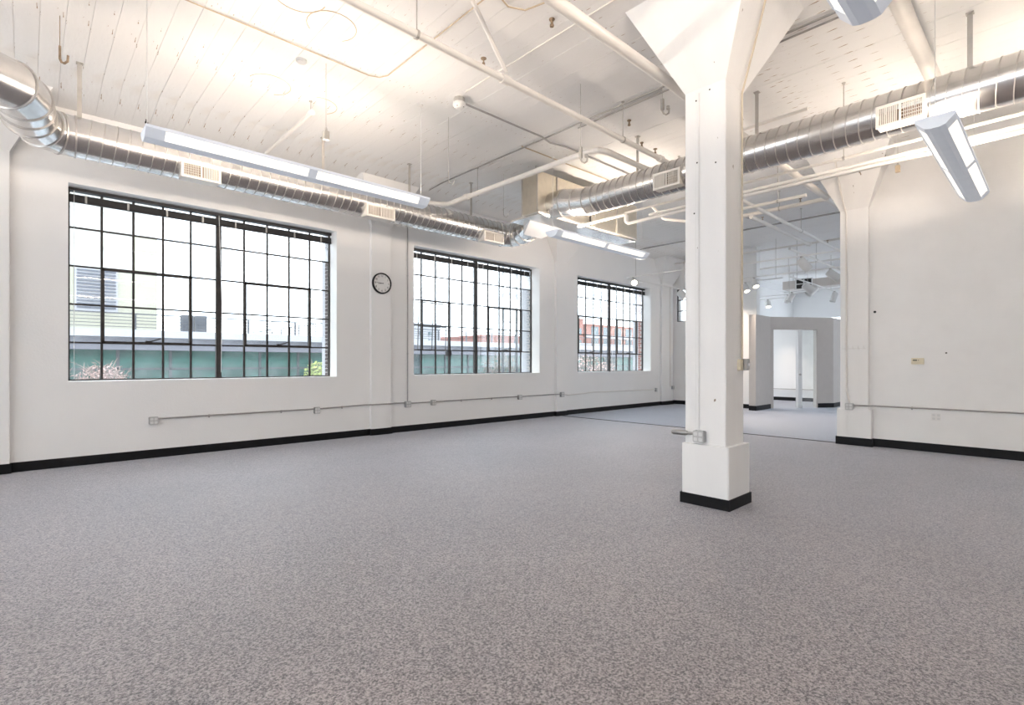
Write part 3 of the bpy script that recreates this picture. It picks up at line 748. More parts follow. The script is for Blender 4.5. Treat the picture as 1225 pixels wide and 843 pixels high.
# ------------------------------------------------------------------ pendant lights
def pendant(x0, x1, y, z, label):
    t = thing('pendant_light', ((x0 + x1) / 2, y, z), label, 'light', 'linear pendant lights')
    L = x1 - x0; e = .16; g = .05; mid = (x0 + x1) / 2
    b, w, h = .078, .15, .088
    def sec(x, k=1.0, dz=0): return [(x, y - b, z + .012), (x, y - b * .5, z), (x, y + b * .5, z), (x, y + b, z + .012), (x, y + w * k, z + h), (x, y + w * k, z + h + .025), (x, y - w * k, z + h + .025), (x, y - w * k, z + h)]
    # housing: bottom strip, rims, ends
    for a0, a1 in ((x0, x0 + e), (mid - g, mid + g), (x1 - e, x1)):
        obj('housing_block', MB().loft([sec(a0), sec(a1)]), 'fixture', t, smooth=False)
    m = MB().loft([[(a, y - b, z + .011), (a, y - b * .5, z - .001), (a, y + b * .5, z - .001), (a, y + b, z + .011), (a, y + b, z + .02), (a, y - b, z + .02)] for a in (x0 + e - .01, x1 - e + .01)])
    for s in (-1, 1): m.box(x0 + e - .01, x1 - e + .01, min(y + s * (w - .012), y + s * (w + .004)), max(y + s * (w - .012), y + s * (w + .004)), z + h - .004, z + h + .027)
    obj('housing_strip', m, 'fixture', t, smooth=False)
    for a0, a1 in ((x0 + e, mid - g), (mid + g, x1 - e)):
        for s in (-1, 1):
            q = [(y + s * b, z + .013), (y + s * (w - .006), z + h), (y + s * (w - .014), z + h + .006), (y + s * (b - .006), z + .022)]
            obj('lens', MB().loft([[(a0, p, r) for p, r in q], [(a1, p, r) for p, r in q]]), 'lens', t, smooth=False)
    for a in (x0 + .03, x1 - .05):
        obj('cable', MB().rod((a, y, z + h), (a, y, ZC), .0035, 5), 'cord', t)
        obj('ceiling_cup', MB().lathe((a, y, ZC), (0, 0, -1), [(0, .03), (.02, .03), (.03, .012)], 12), 'white', t)
    for sgn in (-1, 1):                            # two lamps throwing sideways and up over the rims
        la = bpy.data.lights.new('uplight', 'AREA'); la.shape = 'RECTANGLE'; la.size = L - .4; la.size_y = .05
        la.energy = FIXTURE_W; la.color = WARM
        lo = bpy.data.objects.new('uplight', la); col.objects.link(lo); lo.parent = t
        lo.location = (0, sgn * .03, h + .03); lo.rotation_euler = (math.radians(180 - sgn * 86), 0, 0)
    return t
pendant(.82, 4.02, 6.06, 3.55, 'long lit pendant light in front of the left window duct')
pendant(6.6, 9.45, 6.02, 3.585, 'lit pendant light below the air handler')
pendant(6.08, 9.25, .80, 3.565, 'lit pendant light below the duct by the end wall')
pendant(.75, 3.95, .86, 3.60, 'lit pendant light above right of the column capital')
# unseen pendants added out of view to brighten the room
pendant(-4.6, -1.4, .86, 3.60, 'added unseen pendant light behind the viewer in the row by the column')
pendant(-4.6, -1.4, 6.06, 3.60, 'added unseen pendant light behind the viewer in the row by the windows')
pendant(.75, 3.95, -4.3, 3.60, 'added unseen pendant light farthest from the steel windows')

# ------------------------------------------------------------------ pipes and conduits under the ceiling
def pipe(pts, r, label, m='pipe', rods=(), heads=(), couplings=(), name='sprinkler_pipe', group=None, n=10):
    t = thing(name, pts[0], label, 'pipe' if 'pipe' in name else 'conduit', group)
    obj('pipe_run' if 'pipe' in name else 'conduit_run', MB().tube(pts, r, n), m, t)
    for x, y, z in rods:
        obj('hanger_rod', MB().rod((x, y, z), (x, y, ZC), .006, 6).ringband((x, y, z), (1, 0, 0) if abs(pts[1][0] - pts[0][0]) > abs(pts[1][1] - pts[0][1]) else (0, 1, 0), r, r + .006, .025, 12).lathe((x, y, ZC), (0, 0, -1), [(0, .022), (.012, .022), (.02, .01)], 8), 'strap', t)
    for x, y, z in heads:
        obj('sprinkler_head', MB().lathe((x, y, z + r * .8), (0, 0, 1), [(0, .016), (.03, .016), (.035, .008), (.07, .008), (.072, .03), (.078, .03)], 10), 'rust', t)
    for p, d in couplings:
        obj('coupling', MB().lathe(Vector(p) - Vector(d) * .05, d, [(0, r + .012), (.10, r + .012)], 14), m, t)
    return t
pipe([(-4, 4.10, 4.45), (10.3, 4.10, 4.45), (20, 4.14, 4.45)], .038, 'long thin white sprinkler pipe crossing the ceiling middle, left of the column',
     rods=[(2.64, 4.10, 4.45), (5.93, 4.10, 4.45), (9.4, 4.10, 4.45), (13.0, 4.11, 4.45)], heads=[(3.45, 4.10, 4.45), (6.75, 4.10, 4.45), (15.0, 4.12, 4.45)], couplings=[((3.75, 4.10, 4.45), (1, 0, 0)), ((6.9, 4.10, 4.45), (1, 0, 0))])
pipe([(-4, 2.92, 4.45), (5.0, 2.92, 4.45), (11.6, 3.02, 4.50)], .054, 'thick white pipe running against the column capital', rods=[(2.0, 2.92, 4.45), (8.3, 2.97, 4.47)], couplings=[((3.0, 2.92, 4.45), (1, 0, 0)), ((10.9, 3.01, 4.49), (1, 0, 0))])
pipe([(3.17, 3.94, ZC - .02), (3.73, 4.06, 4.51)], .022, 'slanted white brace from ceiling to the thin long pipe', name='pipe_brace')
pipe([(4.7, 8.45, 4.52), (5.75, 8.42, 4.52), (5.98, 8.2, 4.50), (6.0, 4.75, 4.50), (6.05, 4.62, 4.50), (6.2, 4.56, 4.50), (9.3, 4.50, 4.50)], .045, 'white pipe turning a corner above the air handler', rods=[(6.0, 7.3, 4.5), (8.2, 4.52, 4.5)], couplings=[((5.98, 7.6, 4.5), (0, 1, 0))])
pipe([(7.2, 2.2, 4.62), (7.2, 3.75, 4.62), (7.26, 3.86, 4.62), (8.9, 3.86, 4.62)], .022, 'small white pipe bending behind the left of the column above the duct')
pipe([(-1.0, 1.03, 4.74), (7.7, 1.03, 4.74)], .078, 'fat white pipe passing above the duct right of the column', rods=[(5.2, 1.03, 4.74)])
pipe([(2.82, 6.93, 4.80), (2.83, 8.85, 4.80)], .026, 'short white pipe stub above the left window pendant', rods=[(2.82, 7.0, 4.80)], couplings=[((2.82, 7.0, 4.80), (0, 1, 0))], name='pipe_stub')
# three pipes behind the right duct
pipe([(7.55, 6.22, 3.975), (7.55, 5.19, 3.975), (7.55, 5.15, 3.95), (7.55, 5.15, 3.84), (7.55, 5.11, 3.81), (7.55, -6.8, 3.81)], .026, 'lowest of three cream pipes below the right duct, dropping by the air handler', couplings=[((7.55, 5.15, 3.9), (0, 0, 1)), ((7.55, 6.1, 3.975), (0, 1, 0))])
pipe([(7.63, 4.75, 3.895), (7.63, -6.8, 3.895)], .024, 'middle of the three cream pipes below the right duct', rods=[(7.63, 3.2, 3.895)])
pipe([(7.58, 5.2, 4.01), (7.58, -6.8, 4.01)], .019, 'topmost and thinnest of the three cream pipes below the right duct', rods=[(7.58, 1.9, 4.01)])
pipe([(8.3, 5.1, 4.25), (8.35, 4.9, 4.0), (8.45, 4.55, 3.90), (8.45, 2.6, 3.90)], .026, 'bent cream pipe hanging behind the column left side', heads=[(8.45, 4.2, 3.9)], rods=[(8.45, 3.0, 3.9)])
# thin runs lying on the ceiling
pipe([(5.95, 9.0, 4.90), (5.95, 8.3, 4.945), (5.95, -6.5, 4.945)], .013, 'dark conduit across the ceiling from the middle window to the column', 'conduit', name='ceiling_conduit')
pipe([(6.07, 5.0, 4.95), (6.07, -6.5, 4.95)], .011, 'second dark conduit beside the long dark one near the column', 'conduit', name='ceiling_conduit')
pipe([(4.19, 5.35, 4.955), (4.19, -6.0, 4.955)], .010, 'white conduit on the ceiling ending at the round lamp holder', name='ceiling_conduit')
pipe([(3.72, -3.0, 4.955), (3.72, 3.5, 4.955), (3.66, 3.70, 4.955), (3.5, 3.78, 4.955), (3.30, 3.72, 4.955), (2.2, 3.0, 4.955)], .008, 'curved tan conduit at the top edge of the ceiling', 'tanline', name='ceiling_conduit')
pipe([(-2.0, 5.88, 4.955), (3.08, 5.86, 4.955), (3.20, 5.81, 4.955), (3.255, 5.70, 4.955), (3.26, -3.0, 4.955)], .007, 'tan cable with a rounded corner on the ceiling', 'tanline', name='ceiling_cable')
pipe([(4.36, 5.56, 4.93), (5.85, 5.55, 4.93), (6.05, 5.56, 4.90), (6.25, 5.58, 4.93), (6.45, 5.58, 4.95), (9.0, 5.56, 4.95)], .014, 'dark kinked conduit leaving the round lamp holder', 'conduit', name='ceiling_conduit')
pipe([(6.9, 5.2, 4.95), (9.8, 5.2, 4.95)], .008, 'thin tan line on the ceiling over the right duct', 'tanline', name='ceiling_cable')
pipe([(5.9, 6.05, 4.95), (9.5, 6.0, 4.95)], .009, 'thin tan line on the ceiling above the air handler', 'tanline', name='ceiling_cable')
# lamp holder, detector, anchors
t = thing('lamp_holder', (4.25, 5.56, ZC), 'round white lamp holder on a metal ceiling box', 'lamp holder')
obj('ceiling_box', MB().lathe((4.25, 5.56, ZC), (0, 0, -1), [(0, .075), (.06, .075), (.065, .06)], 8), 'strap', t)
obj('holder', MB().lathe((4.25, 5.56, ZC - .065), (0, 0, -1), [(0, .085), (.03, .088), (.055, .07), (.07, .05), (.075, .03), (.07, .0)], 20), 'white', t)
for k in range(4): obj('screw', MB().lathe((4.25 + .06 * math.cos(k * 1.57 + .5), 5.56 + .06 * math.sin(k * 1.57 + .5), ZC - .115), (0, 0, -1), [(0, .009), (.012, .009)], 6), 'darkhole', t)
tag(obj('smoke_detector', MB().lathe((2.36, 6.13, ZC), (0, 0, -1), [(0, .062), (.018, .062), (.03, .05), (.032, .01)], 20), 'sensor'), 'flat grey disc on the ceiling left of the tan cable', 'detector')
def arc(c, R, a0, a1, lab):
    pts = [(c[0] + R * math.cos(math.radians(a0 + (a1 - a0) * i / 18)), c[1] + R * math.sin(math.radians(a0 + (a1 - a0) * i / 18)), ZC - .001) for i in range(19)]
    tag(obj('ceiling_ring', MB().tube(pts, .0045, 5), 'tanline'), lab, 'ring')
arc((2.27, 6.95), .25, -170, 60, 'tan ring mark on the ceiling above the left pendant')
arc((2.36, 5.30), .25, -230, 40, 'tan ring mark on the ceiling past the tan cable')
arc((2.95, 7.05), .24, -120, 40, 'faint tan ring mark near the short white pipe stub')
arc((1.93, 5.06), .25, 0, 200, 'tan ring mark at the top edge of the photo')
for x, y, lab in ((1.25, 8.95, 'black anchor bolt over the left end of the left pendant'), (5.2, 8.95, 'black anchor bolt over the right end of the left pendant')):
    t = thing('anchor_bolt', (x, y, 4.9), lab, 'bolt')
    zt = 4.97 - (y - 8.25) * .1276
    obj('shank', MB().rod((x, y, zt), (x, y, zt - .10), .012, 8), 'darkhole', t)
    obj('nut', MB().lathe((x, y, zt - .035), (0, 0, -1), [(0, .022), (.02, .022)], 6).lathe((x, y, zt - .085), (0, 0, -1), [(0, .02), (.02, .02)], 6), 'darkhole', t)
for x, y, lab in ((3.97, 3.62, 'rusty anchor bolt by the slanted brace'), (6.45, 4.35, 'rusty anchor bolt above the cornered white pipe'), (7.25, 4.65, 'rusty anchor bolt near the right duct')):
    tag(obj('anchor_bolt', MB().lathe((x, y, ZC), (0, 0, -1), [(0, .03), (.012, .03), (.02, .014), (.06, .014), (.062, .022), (.08, .022)], 8), 'rust'), lab, 'bolt')
# hanging wires with hooks
def hook(x, y, zb, label, clamp=False, r=.006, m='strap'):
    t = thing('hanger_hook', (x, y, zb), label, 'hook')
    obj('wire', MB().rod((x, y, zb + .16), (x, y, ZC), .0035, 5), m, t)
    obj('hook', MB().tube([(x, y, zb + .18), (x, y, zb + .05), (x + .012, y - .012, zb + .015), (x + .035, y - .035, zb), (x + .058, y - .058, zb + .02), (x + .062, y - .062, zb + .08)], r, 6), m, t)
    if clamp:
        obj('clamp', MB().bevelbox(x - .02, x + .02, y - .02, y + .02, zb + .06, zb + .20, 'z', .006), m, t)
        obj('nut', MB().lathe((x + .05, y - .05, zb + .07), (0, 0, 1), [(0, .022), (.04, .022)], 6), m, t)
hook(.25, 7.05, 4.48, 'rusty double wire hook at the upper left over the elbow', r=.012, m='rust')
hook(4.46, 6.09, 4.00, 'thin wire hook hanging right of the left pendant')
hook(5.16, 4.21, 3.96, 'clamped hook in front of the cornered white pipe', True, .012)
hook(5.93, 3.50, 4.58, 'clamped hook just left of the column capital', True, .012)
hook(6.55, 7.2, 4.15, 'small hook hanging left of the air handler')
def hung_box(x, y, z, label, m='cream'):
    t = thing('hanging_box', (x, y, z), label, 'box')
    obj('wire', MB().rod((x, y, z + .10), (x, y, ZC), .003, 5), 'strap', t)
    obj('body', MB().bevelbox(x - .035, x + .035, y - .03, y + .03, z, z + .10, 'z', .01), m, t)
    obj('cap', MB().lathe((x, y, z + .10), (0, 0, 1), [(0, .02), (.03, .016), (.05, .006)], 8), 'strap', t)
hung_box(2.60, 6.0, 4.06, 'small box hanging on a wire above the left pendant', 'strap')
hung_box(9.9, 1.75, 4.38, 'small tan box hanging before the end wall capital', 'tanline')

# ------------------------------------------------------------------ far room
pipe([(11.0, 4.43, 4.45), (14.65, 4.43, 4.45)], .042, 'grey-white capped pipe in the far room beyond the column', couplings=[((14.6, 4.43, 4.45), (1, 0, 0))], heads=[(11.6, 4.43, 4.45)])
pipe([(14.8, 4.96, 4.45), (23.0, 4.96, 4.45)], .034, 'thin pipe deep in the far room above the spotlights', rods=[(17.0, 4.96, 4.45)])
pipe([(11.35, 5.2, 4.60), (11.35, 3.08, 4.60)], .045, 'white cross pipe near the opening', rods=[(11.35, 4.0, 4.60)], heads=[(11.35, 3.6, 4.60)])
pipe([(13.73, 9.0, 4.9), (13.73, -6.5, 4.9)], .02, 'dark conduit across the far ceiling behind the cross pipe', 'conduit', name='ceiling_conduit')
pipe([(15.8, 9.0, 4.72), (15.8, 3.0, 4.72)], .03, 'white pipe across the far ceiling before the spotlights')
pipe([(19.3, 9.0, 4.80), (19.3, 2.0, 4.80)], .03, 'farthest white pipe across the far ceiling')
pipe([(11.2, 5.15, 4.86), (12.2, 5.15, 4.86), (12.6, 5.05, 4.84), (13.5, 5.05, 4.86)], .022, 'kinked dark conduit with a box in the far room', 'conduit', name='ceiling_conduit')
tag(obj('junction_box', MB().bevelbox(11.85, 12.0, 5.08, 5.22, 4.80, 4.88, 'z', .01), 'boxmetal'), 'dark junction box on the far room ceiling', 'box')
PH = 2.85
def slab(m, p, q, z0, z1, th=.14):
    p, q = Vector((p[0], p[1], 0)), Vector((q[0], q[1], 0)); d = (q - p).normalized(); w = Vector((-d.y, d.x, 0)) * th
    m.prism([(a.x, a.y) for a in (p, q, q + w, p + w)], z0, z1); return m
A_, B_, D_, E2 = (15.73, 6.20), (16.85, 6.20), (18.69, 4.97), (21.0, 4.97)
def onBD(t): return (B_[0] + (D_[0] - B_[0]) * t, B_[1] + (D_[1] - B_[1]) * t)
DH = 2.50
m = MB()
slab(m, A_, B_, 0, PH, .2); slab(m, B_, onBD(.03), 0, PH); slab(m, onBD(.03), onBD(.75), DH, PH); slab(m, onBD(.75), D_, 0, PH); slab(m, D_, E2, 0, PH)
struct(obj('wall_partition', m, 'partition', smooth=False), 'taupe low partition with a glazed doorway')
m = MB(); off = .015
def bslab(p, q):
    p2, q2 = Vector((p[0], p[1], 0)), Vector((q[0], q[1], 0)); d = (q2 - p2).normalized(); w = Vector((-d.y, d.x, 0)) * off
    slab(m, (p2 - w)[:2], (q2 - w)[:2], 0, .14, off)
bslab((A_[0] - .015, A_[1]), B_); bslab(onBD(.75), D_); bslab(D_, E2); m.box(A_[0] - .015, A_[0], A_[1] - .015, A_[1] + .2, 0, .14)
struct(obj('baseboard_partition', m, 'black', smooth=False), 'black baseboard of the taupe partition')
dr_ = struct_root('door_1', onBD(.4) + (0,), 'glazed doorway with sidelight in the partition')
m = MB(); slab(m, onBD(.03), onBD(.05), 0, DH); slab(m, onBD(.73), onBD(.75), 0, DH); slab(m, onBD(.03), onBD(.75), DH - .04, DH)
obj('frame', m, 'partition', dr_, smooth=False)
obj('mullion', slab(MB(), onBD(.44), onBD(.50), 0, DH - .04, .12), 'white', dr_, smooth=False)
obj('pane', slab(MB(), onBD(.50), onBD(.73), .02, DH - .04, .01), 'glass', dr_, smooth=False)
dd = Vector((D_[0] - B_[0], D_[1] - B_[1], 0)).normalized(); nn = Vector((-dd.y, dd.x, 0))
pk = Vector(onBD(.455) + (1.05,))
obj('knob', MB().lathe(pk, -nn, [(0, .02), (.03, .02), (.04, .035), (.06, .03)], 10), 'strap', dr_)
struct(obj('wall_office', MB().box(20.9, 21.02, 4.97, YL, 0, PH), 'wall', smooth=False), 'white office wall seen through the doorway')
struct(obj('baseboard_office', MB().box(20.885, 20.9, 4.97, YL, 0, .13), 'black', smooth=False), 'dark baseboard seen through the doorway')
run([(20.87, 5.0, .44), (20.87, 9.2, .44)], .015, 'conduit on the office wall seen through the doorway', 'conduit')
# rectangular duct with an open grille, deep in the far room
t = thing('rectangular_duct', (22.4, 6.3, 4.35), 'white rectangular duct deep in the far room with dark grille', 'duct')
obj('duct_body', MB().box(22.2, 22.8, 4.6, 7.7, 4.36, 4.68), 'partition', t, smooth=False)
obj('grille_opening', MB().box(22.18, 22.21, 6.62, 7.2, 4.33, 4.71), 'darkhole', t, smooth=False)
obj('grille_frame', MB().box(22.16, 22.19, 6.60, 6.64, 4.31, 4.73).box(22.16, 22.19, 7.18, 7.22, 4.31, 4.73).box(22.16, 22.19, 6.89, 6.93, 4.31, 4.73).box(22.16, 22.19, 6.60, 7.22, 4.31, 4.34).box(22.16, 22.19, 6.60, 7.22, 4.70, 4.73).box(22.16, 22.19, 6.60, 7.22, 4.505, 4.535), 'white', t, smooth=False)
for y in (5.0, 7.4): obj('hanger_rod', MB().rod((22.5, y, 4.68), (22.5, y, ZC), .012), 'strap', t)
# lighting tracks and spotlights
ZT = 3.82
def track(p, q, label):
    t = thing('lighting_track', p, label, 'track')
    p, q = Vector(p), Vector(q); ax = abs(q.x - p.x) > abs(q.y - p.y)
    lo = Vector((min(p.x, q.x), min(p.y, q.y), p.z)); hi = Vector((max(p.x, q.x), max(p.y, q.y), p.z))
    w = Vector((0, .017, 0)) if ax else Vector((.017, 0, 0))
    obj('rail', MB().box(*[v for a, b in zip(lo - w, hi + w) for v in (a, b)][:4], p.z - .012, p.z + .018), 'white', t, smooth=False)
    for k in (.12, .88):
        c = p.lerp(q, k); obj('suspension_wire', MB().rod(c, (c.x, c.y, ZC), .006, 5), 'strap', t)
track((12.75, 2.8, ZT), (12.75, 6.6, ZT), 'lighting track nearest the opening in the far room')
track((14.9, 2.9, ZT), (14.9, 7.2, ZT), 'second lighting track of the far room behind the first')
track((15.6, 5.2, ZT), (19.8, 5.2, ZT), 'lighting track running away down the far room')
track((19.5, 5.6, ZT), (19.5, 8.6, ZT), 'farthest lighting track before the white wall')
track((12.4, 5.9, ZT), (12.4, 8.45, ZT), 'white lighting track in front of the third window')
track((12.5, 8.50, ZT), (16.2, 8.50, ZT), 'lighting track along the far corner by the third window')
track((15.6, 5.4, ZT), (15.6, 7.0, ZT), 'short lighting track behind the column right edge')
track((18.9, 5.4, ZT), (18.9, 6.5, ZT), 'short lighting track above the doorway')
track((20.4, 6.6, ZT), (20.4, 8.6, ZT), 'last short lighting track above the partition left end')
def spot(x, y, label, d, lit=0, L=.26, r=.075, watts=0):
    t = thing('track_spotlight', (x, y, ZT - .3), label, 'spotlight', 'track spotlights of the far room')
    d = Vector(d).normalized(); c = Vector((x, y, ZT - .10))
    obj('stem', MB().rod((x, y, ZT - .012), c, .014, 8).box(x - .04, x + .04, y - .02, y + .02, ZT - .035, ZT - .012), 'strap', t)
    c = c - d * L * .25 + Vector((0, 0, -.03))
    obj('can', MB().lathe(c, d, [(0, r * .75), (.02, r * .95), (.05, r), (L, r), (L, r - .008), (L - .05, r - .012)], 18, False).lathe(c, d, [(0, r * .75), (.004, r * .75)], 18), 'spotwhite', t)
    obj('lamp', MB().lathe(c + d * (L - .05), d, [(0, r - .014), (.018, r - .02), (.03, .02)], 16), 'bulb' if lit else 'spotwhite', t)
    if watts:
        la = bpy.data.lights.new('spot_beam', 'SPOT'); la.energy = watts; la.spot_size = math.radians(70); la.spot_blend = .6; la.color = WARM; la.shadow_soft_size = .05
        lo = bpy.data.objects.new('spot_beam', la); col.objects.link(lo); lo.parent = t
        lo.location = c + d * (L + .01) - org(t); lo.rotation_euler = d.to_track_quat('-Z', 'Y').to_euler()
spot(12.75, 4.02, 'large white track spotlight nearest the opening, tilted down', (.55, -.75, -1.1), 1, .32, .10, 158)
spot(14.9, 4.03, 'white track spotlight beside the end wall pilaster', (.5, -.9, -.8), 1, .32, .10, 158)
spot(14.9, 5.92, 'lit track spotlight nearest the column right side, upper of two', (-.25, -.35, -.7), 1, .24, .085, 158)
spot(15.6, 6.45, 'lit track spotlight touching the column edge, lower of two', (-.2, -.3, -.7), 1, .24, .085, 158)
spot(16.87, 5.2, 'lit track spotlight in front of the dark duct grille', (.5, -.6, -.6), 1, .32, .11, 105)
spot(17.6, 5.2, 'large white track spotlight aimed up right of the dark grille', (-.6, .55, -.75), 0, .34, .11)
spot(20.4, 7.6, 'small lit track spotlight above the partition left end', (-.2, -.2, -.8), 1, .24, .10, 158)
spot(18.9, 6.26, 'white track spotlight below the grille left side', (-.4, .35, -.85), 0, .30, .09)
spot(19.5, 6.6, 'small white track spotlight just above the doorway', (-.2, .2, -.9), 0, .22, .08)
spot(19.7, 5.2, 'white track spotlight close to the pilaster edge, pointing down', (-.25, .2, -.9), 0, .32, .09)
spot(15.5, 8.50, 'lit track spotlight before the small high window', (.3, -.5, -.6), 1, .30, .12, 158)
spot(12.4, 8.22, 'glowing track spotlight before the third window blind', (-.5, -.5, -.3), 1, .2, .085, 79)

# ------------------------------------------------------------------ outdoors
struct(obj('ground', MB().box(-60, 160, YL + .8, 140, -3.6, -3.5), 'xground'), 'street level ground outside')
# glazed building across the street
YO = 24
bo = thing('office_building', (15, YO, -3.5), 'low building with teal glazing, white canopy and grey fascia', 'building')
obj('roof_canopy', MB().box(-8, 46, YO - .9, YO + 7, 2.36, 2.63), 'xwhite', bo, smooth=False)
obj('fascia', MB().box(-8, 46, YO - .5, YO + 6, 1.90, 2.36), 'xgrey', bo, smooth=False)
obj('lower_wall', MB().box(-8, 46, YO - .05, YO + 6, -3.5, -.6), 'xgrey', bo, smooth=False)
obj('back_wall', MB().box(-8, 46, YO + .2, YO + 6, -.6, 1.90), 'xdark', bo, smooth=False)
fr = MB()
for k in range(33):
    x = -7.4 + 1.65 * k - .03
    fr.box(x - .05, x + .05, YO - .06, YO + .06, -.6, 1.90)
fr.box(-8, 46, YO - .06, YO + .06, 1.15, 1.23)
o = obj('mullion_grid', fr, 'xframe', bo, smooth=False)
gl = {}
for k in range(32):
    for z0, z1 in ((-.6, 1.15), (1.23, 1.90)):
        x = -7.4 + 1.65 * k + .795
        key = ('xdark' if (k * 7) % 11 == 3 else 'xteal', z0)
        if key not in gl: gl[key] = obj('glazing', MB().box(-.78, .78, -.01, .01, z0, z1), key[0], bo, smooth=False, at=(0, 0, 0)); gl[key].location = Vector((x, YO, 0)) - org(bo)
        else: inst(gl[key], (x, YO, 0), bo)
rl = thing('roof_railing', (15, YO - .4, 2.63), 'grey railing along the roof of the teal glazed building', 'railing')
ps_ = None
for k in range(26):
    x = -6.8 + 1.95 * k
    if ps_ is None: ps_ = obj('post', MB().box(-.035, .035, YO - .43, YO - .38, 2.63, 3.24), 'xrail', rl, smooth=False, at=(0, 0, 0)); ps_.location = Vector((x, 0, 0)) - org(rl)
    else: inst(ps_, (x, 0, 0), rl)
for k in range(5): obj('rail', MB().box(-8, 42, YO - .42, YO - .39, 2.735 + .12 * k, 2.757 + .12 * k + (.025 if k == 4 else 0)), 'xrail', rl, smooth=False)
pb = thing('penthouse', (-3, 30, 2.6), 'cream rooftop block with a louvred opening', 'building')
obj('wall', MB().box(-14, 4.3, 28, 34, 2.635, 11), 'xcream', pb, smooth=False)
lo_ = obj('louvre_frame', MB().box(1.45, 2.88, 27.93, 28.0, 3.60, 5.42), 'xwhite', pb, smooth=False)
s0 = None
for k in range(12):
    z = 3.72 + k * .14
    if s0 is None: s0 = obj('louvre_slat', MB().box(1.52, 2.81, 27.87, 27.94, z, z + .07), 'xlouvre', lo_, smooth=False, at=(0, 0, 3.72))
    else: inst(s0, (0, 0, z), lo_)
for x, lab in ((4.92, 'slate rooftop cooling unit beside the cream block'), (5.42, 'second slate rooftop cooling unit behind the window mullion')):
    t = thing('cooling_unit', (x, 25.2, 2.63), lab, 'air conditioner')
    obj('casing', MB().box(x - .2, x + .2, 25, 25.5, 2.70, 3.42), 'xlouvre', t, smooth=False)
    obj('foot', MB().box(x - .18, x - .12, 25, 25.5, 2.635, 2.70).box(x + .12, x + .18, 25, 25.5, 2.635, 2.70), 'xframe', t, smooth=False)
    for k in range(5): obj('fin', MB().box(x - .18, x + .18, 24.97, 25, 2.76 + k * .13, 2.80 + k * .13), 'xrail', t, smooth=False)
st = thing('stair_rail', (9.5, 25.5, 2.63), 'dark sloping handrail on the roof seen through the left window', 'railing')
for k in range(8): obj('post', MB().box(8.0 + .42 * k, 8.04 + .42 * k, 25.5, 25.54, 2.63, 2.85 + .085 * k), 'xframe', st, smooth=False)
obj('handrail', MB().rod((7.5, 25.52, 2.80), (11.2, 25.52, 3.50), .022), 'xframe', st)
obj('handrail', MB().rod((8.4, 25.52, 3.35), (11.2, 25.52, 3.62), .018), 'xframe', st)
# distant buildings
def building(name, x0, x1, y0, y1, h, m, label, wins=(), bands=(), wm='glasswin'):
    t = thing(name, ((x0 + x1) / 2, (y0 + y1) / 2, -3.5), label, 'building')
    obj('wall', MB().box(x0, x1, y0, y1, -3.5, h), m, t, smooth=False)
    for z0, z1 in bands: obj('band', MB().box(x0 - .1, x1 + .1, y0 - .12, y0, z0, z1), 'xwhite', t, smooth=False)
    obj('parapet', MB().box(x0 - .1, x1 + .1, y0 - .1, y1 + .1, h, h + .25), m, t, smooth=False)
    for a, b, z0, z1 in wins:
        w = obj('window', MB().box(a, b, y0 - .06, y0 + .02, z0, z1), wm, t, smooth=False)
        obj('frame', MB().box(a - .06, b + .06, y0 - .08, y0 - .06, z0 - .06, z0).box((a + b) / 2 - .03, (a + b) / 2 + .03, y0 - .08, y0 - .06, z0, z1), 'xwhite', w, smooth=False)
    return t
building('white_building', 27.2, 31.9, 45, 52, 5.3, 'xwhite', 'white building with small windows beyond the middle window left sash', [(30.4, 30.9, 4.3, 4.7), (30.4, 30.9, 3.5, 3.9), (29.3, 29.7, 4.3, 4.7)])
building('brick_building', 38.3, 52.0, 45, 55, 4.45, 'xred', 'tall red brick building beyond the middle window', [(45.3, 46.0, 3.6, 4.2), (42.6, 43.2, 3.5, 4.1)])
building('brick_annex', 33.6, 38.05, 46, 55, 3.65, 'xred', 'low stepped red brick annex left of the tall brick building', bands=[(3.1, 3.35)])
building('brick_apartments', 77.5, 100.0, 62, 74, 8.7, 'xred', 'red brick apartment block with white bands beyond the third window', [(x, x + 2.2, z, z + 1.5) for x in (79.2, 83.0, 86.8, 90.6) for z in (4.8, 7.0)], bands=[(6.35, 6.95)])
building('brick_tower', 70.0, 76.8, 62, 72, 9.6, 'xred', 'narrow red brick tower at the left of the third window', [(74.8, 76.2, z, z + 1.2) for z in (4.6, 6.8)] + [(71.0, 73.6, z, z + 1.6) for z in (4.6, 7.0)])
building('white_hall', 62.0, 92.0, 52, 60, 4.4, 'xwhite', 'low white hall in front of the red apartment block', [(74.0, 76.5, 2.6, 3.6)])
# ladder fixed outside the middle window
t = thing('wall_ladder', (9.6, 10.3, -3.5), 'dark steel ladder outside the right side of the middle window', 'ladder')
for x in (9.345, 9.86): obj('side_rail', MB().box(x - .018, x + .018, 10.27, 10.33, -3.5, 7.5), 'xframe', t, smooth=False)
for k in range(28): obj('rung', MB().rod((9.345, 10.3, -3.1 + .375 * k), (9.86, 10.3, -3.1 + .375 * k), .012, 6), 'xframe', t)
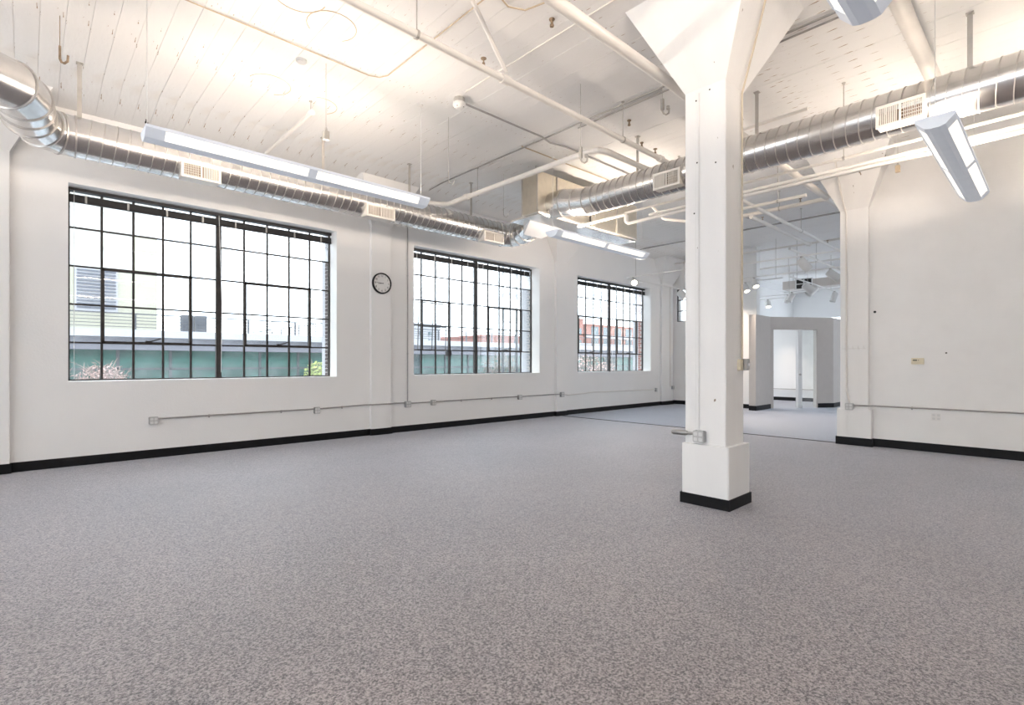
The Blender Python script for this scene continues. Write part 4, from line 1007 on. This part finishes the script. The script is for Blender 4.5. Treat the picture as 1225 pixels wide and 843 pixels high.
# trees
def tree(name, x, y, zc, R, rz, label, m='twig', leaf=None, nt=260, nl=0, seed=1, lsz=.07):
    rnd = random.Random(seed)
    t = thing(name, (x, y, -3.5), label, 'tree')
    tr = MB().tube([(x, y, -3.5), (x + .05, y, zc - rz * .6), (x, y, zc)], [.10, .07, .03], 7)
    for k in range(9):
        a = k * .7; e = Vector((math.cos(a) * R * .7, math.sin(a) * R * .7, rz * (.1 + .5 * rnd.random())))
        tr.tube([(x, y, zc - rz * .7 + .08 * k * rz), (x + e.x * .5, y + e.y * .5, zc + e.z * .3), (x + e.x, y + e.y, zc + e.z)], [.035, .025, .012], 5)
    obj('trunk', tr, m, t)
    tw = MB()
    for k in range(nt):
        while True:
            p = Vector((rnd.uniform(-1, 1), rnd.uniform(-1, 1), rnd.uniform(-1, 1)))
            if p.length < 1: break
        p = Vector((x + p.x * R, y + p.y * R, zc + p.z * rz)); d = Vector((rnd.gauss(0, 1), rnd.gauss(0, 1), rnd.gauss(.4, 1))).normalized() * rnd.uniform(.15, .4)
        tw.tube([p, p + d * .5 + Vector((0, 0, .03)), p + d], [.012, .009, .004], 3)
    o = obj('twigs', tw, m, t); o['kind'] = 'stuff'
    if leaf:
        lf = MB()
        for k in range(nl):
            while True:
                p = Vector((rnd.uniform(-1, 1), rnd.uniform(-1, 1), rnd.uniform(-1, 1)))
                if p.length < 1: break
            p = Vector((x + p.x * R, y + p.y * R, zc + p.z * rz)); a = Vector((rnd.gauss(0, 1), rnd.gauss(0, 1), rnd.gauss(0, 1))).normalized() * lsz * rnd.uniform(.6, 1.3); b = a.orthogonal().normalized() * lsz * .6
            lf.quad(p - a, p + b, p + a, p - b)
        o = obj('foliage', lf, leaf, t, smooth=False); o['kind'] = 'stuff'
tree('bare_tree', 1.75, 21, .55, .75, .85, 'pinkish bare treetop in the lower left corner of the left window', 'twig', 'blossom', 700, 500, 3, .05)
tree('bare_tree', .45, 20.4, 1.0, .45, .8, 'paler taller bare treetop at the left edge of the left window', 'twig', None, 400, 0, 5)
tree('green_shrub', 9.55, 22.8, .55, .75, .95, 'yellow-green leafy treetop at the right end of the left window', 'twig', 'leaf', 120, 1100, 7, .08)
tree('bare_tree', 15.3, 17, .7, .9, 1.1, 'bare brown tree behind the ladder of the middle window', 'twigdark', None, 700, 0, 9)
tree('bare_tree', 17.3, 17, .6, .7, 1.1, 'bare brown tree at the right edge of the middle window', 'twigdark', 'blossom', 600, 120, 11)
tree('budding_tree', 25.0, 20, .7, 1.3, 1.3, 'dark twiggy tree with pale buds in the third window', 'twigdark', 'blossom', 800, 500, 13, .08)
tree('budding_tree', 28.2, 21, .4, 1.0, 1.2, 'smaller pale tree beside the mullion of the third window', 'twig', 'blossom', 500, 300, 15, .07)
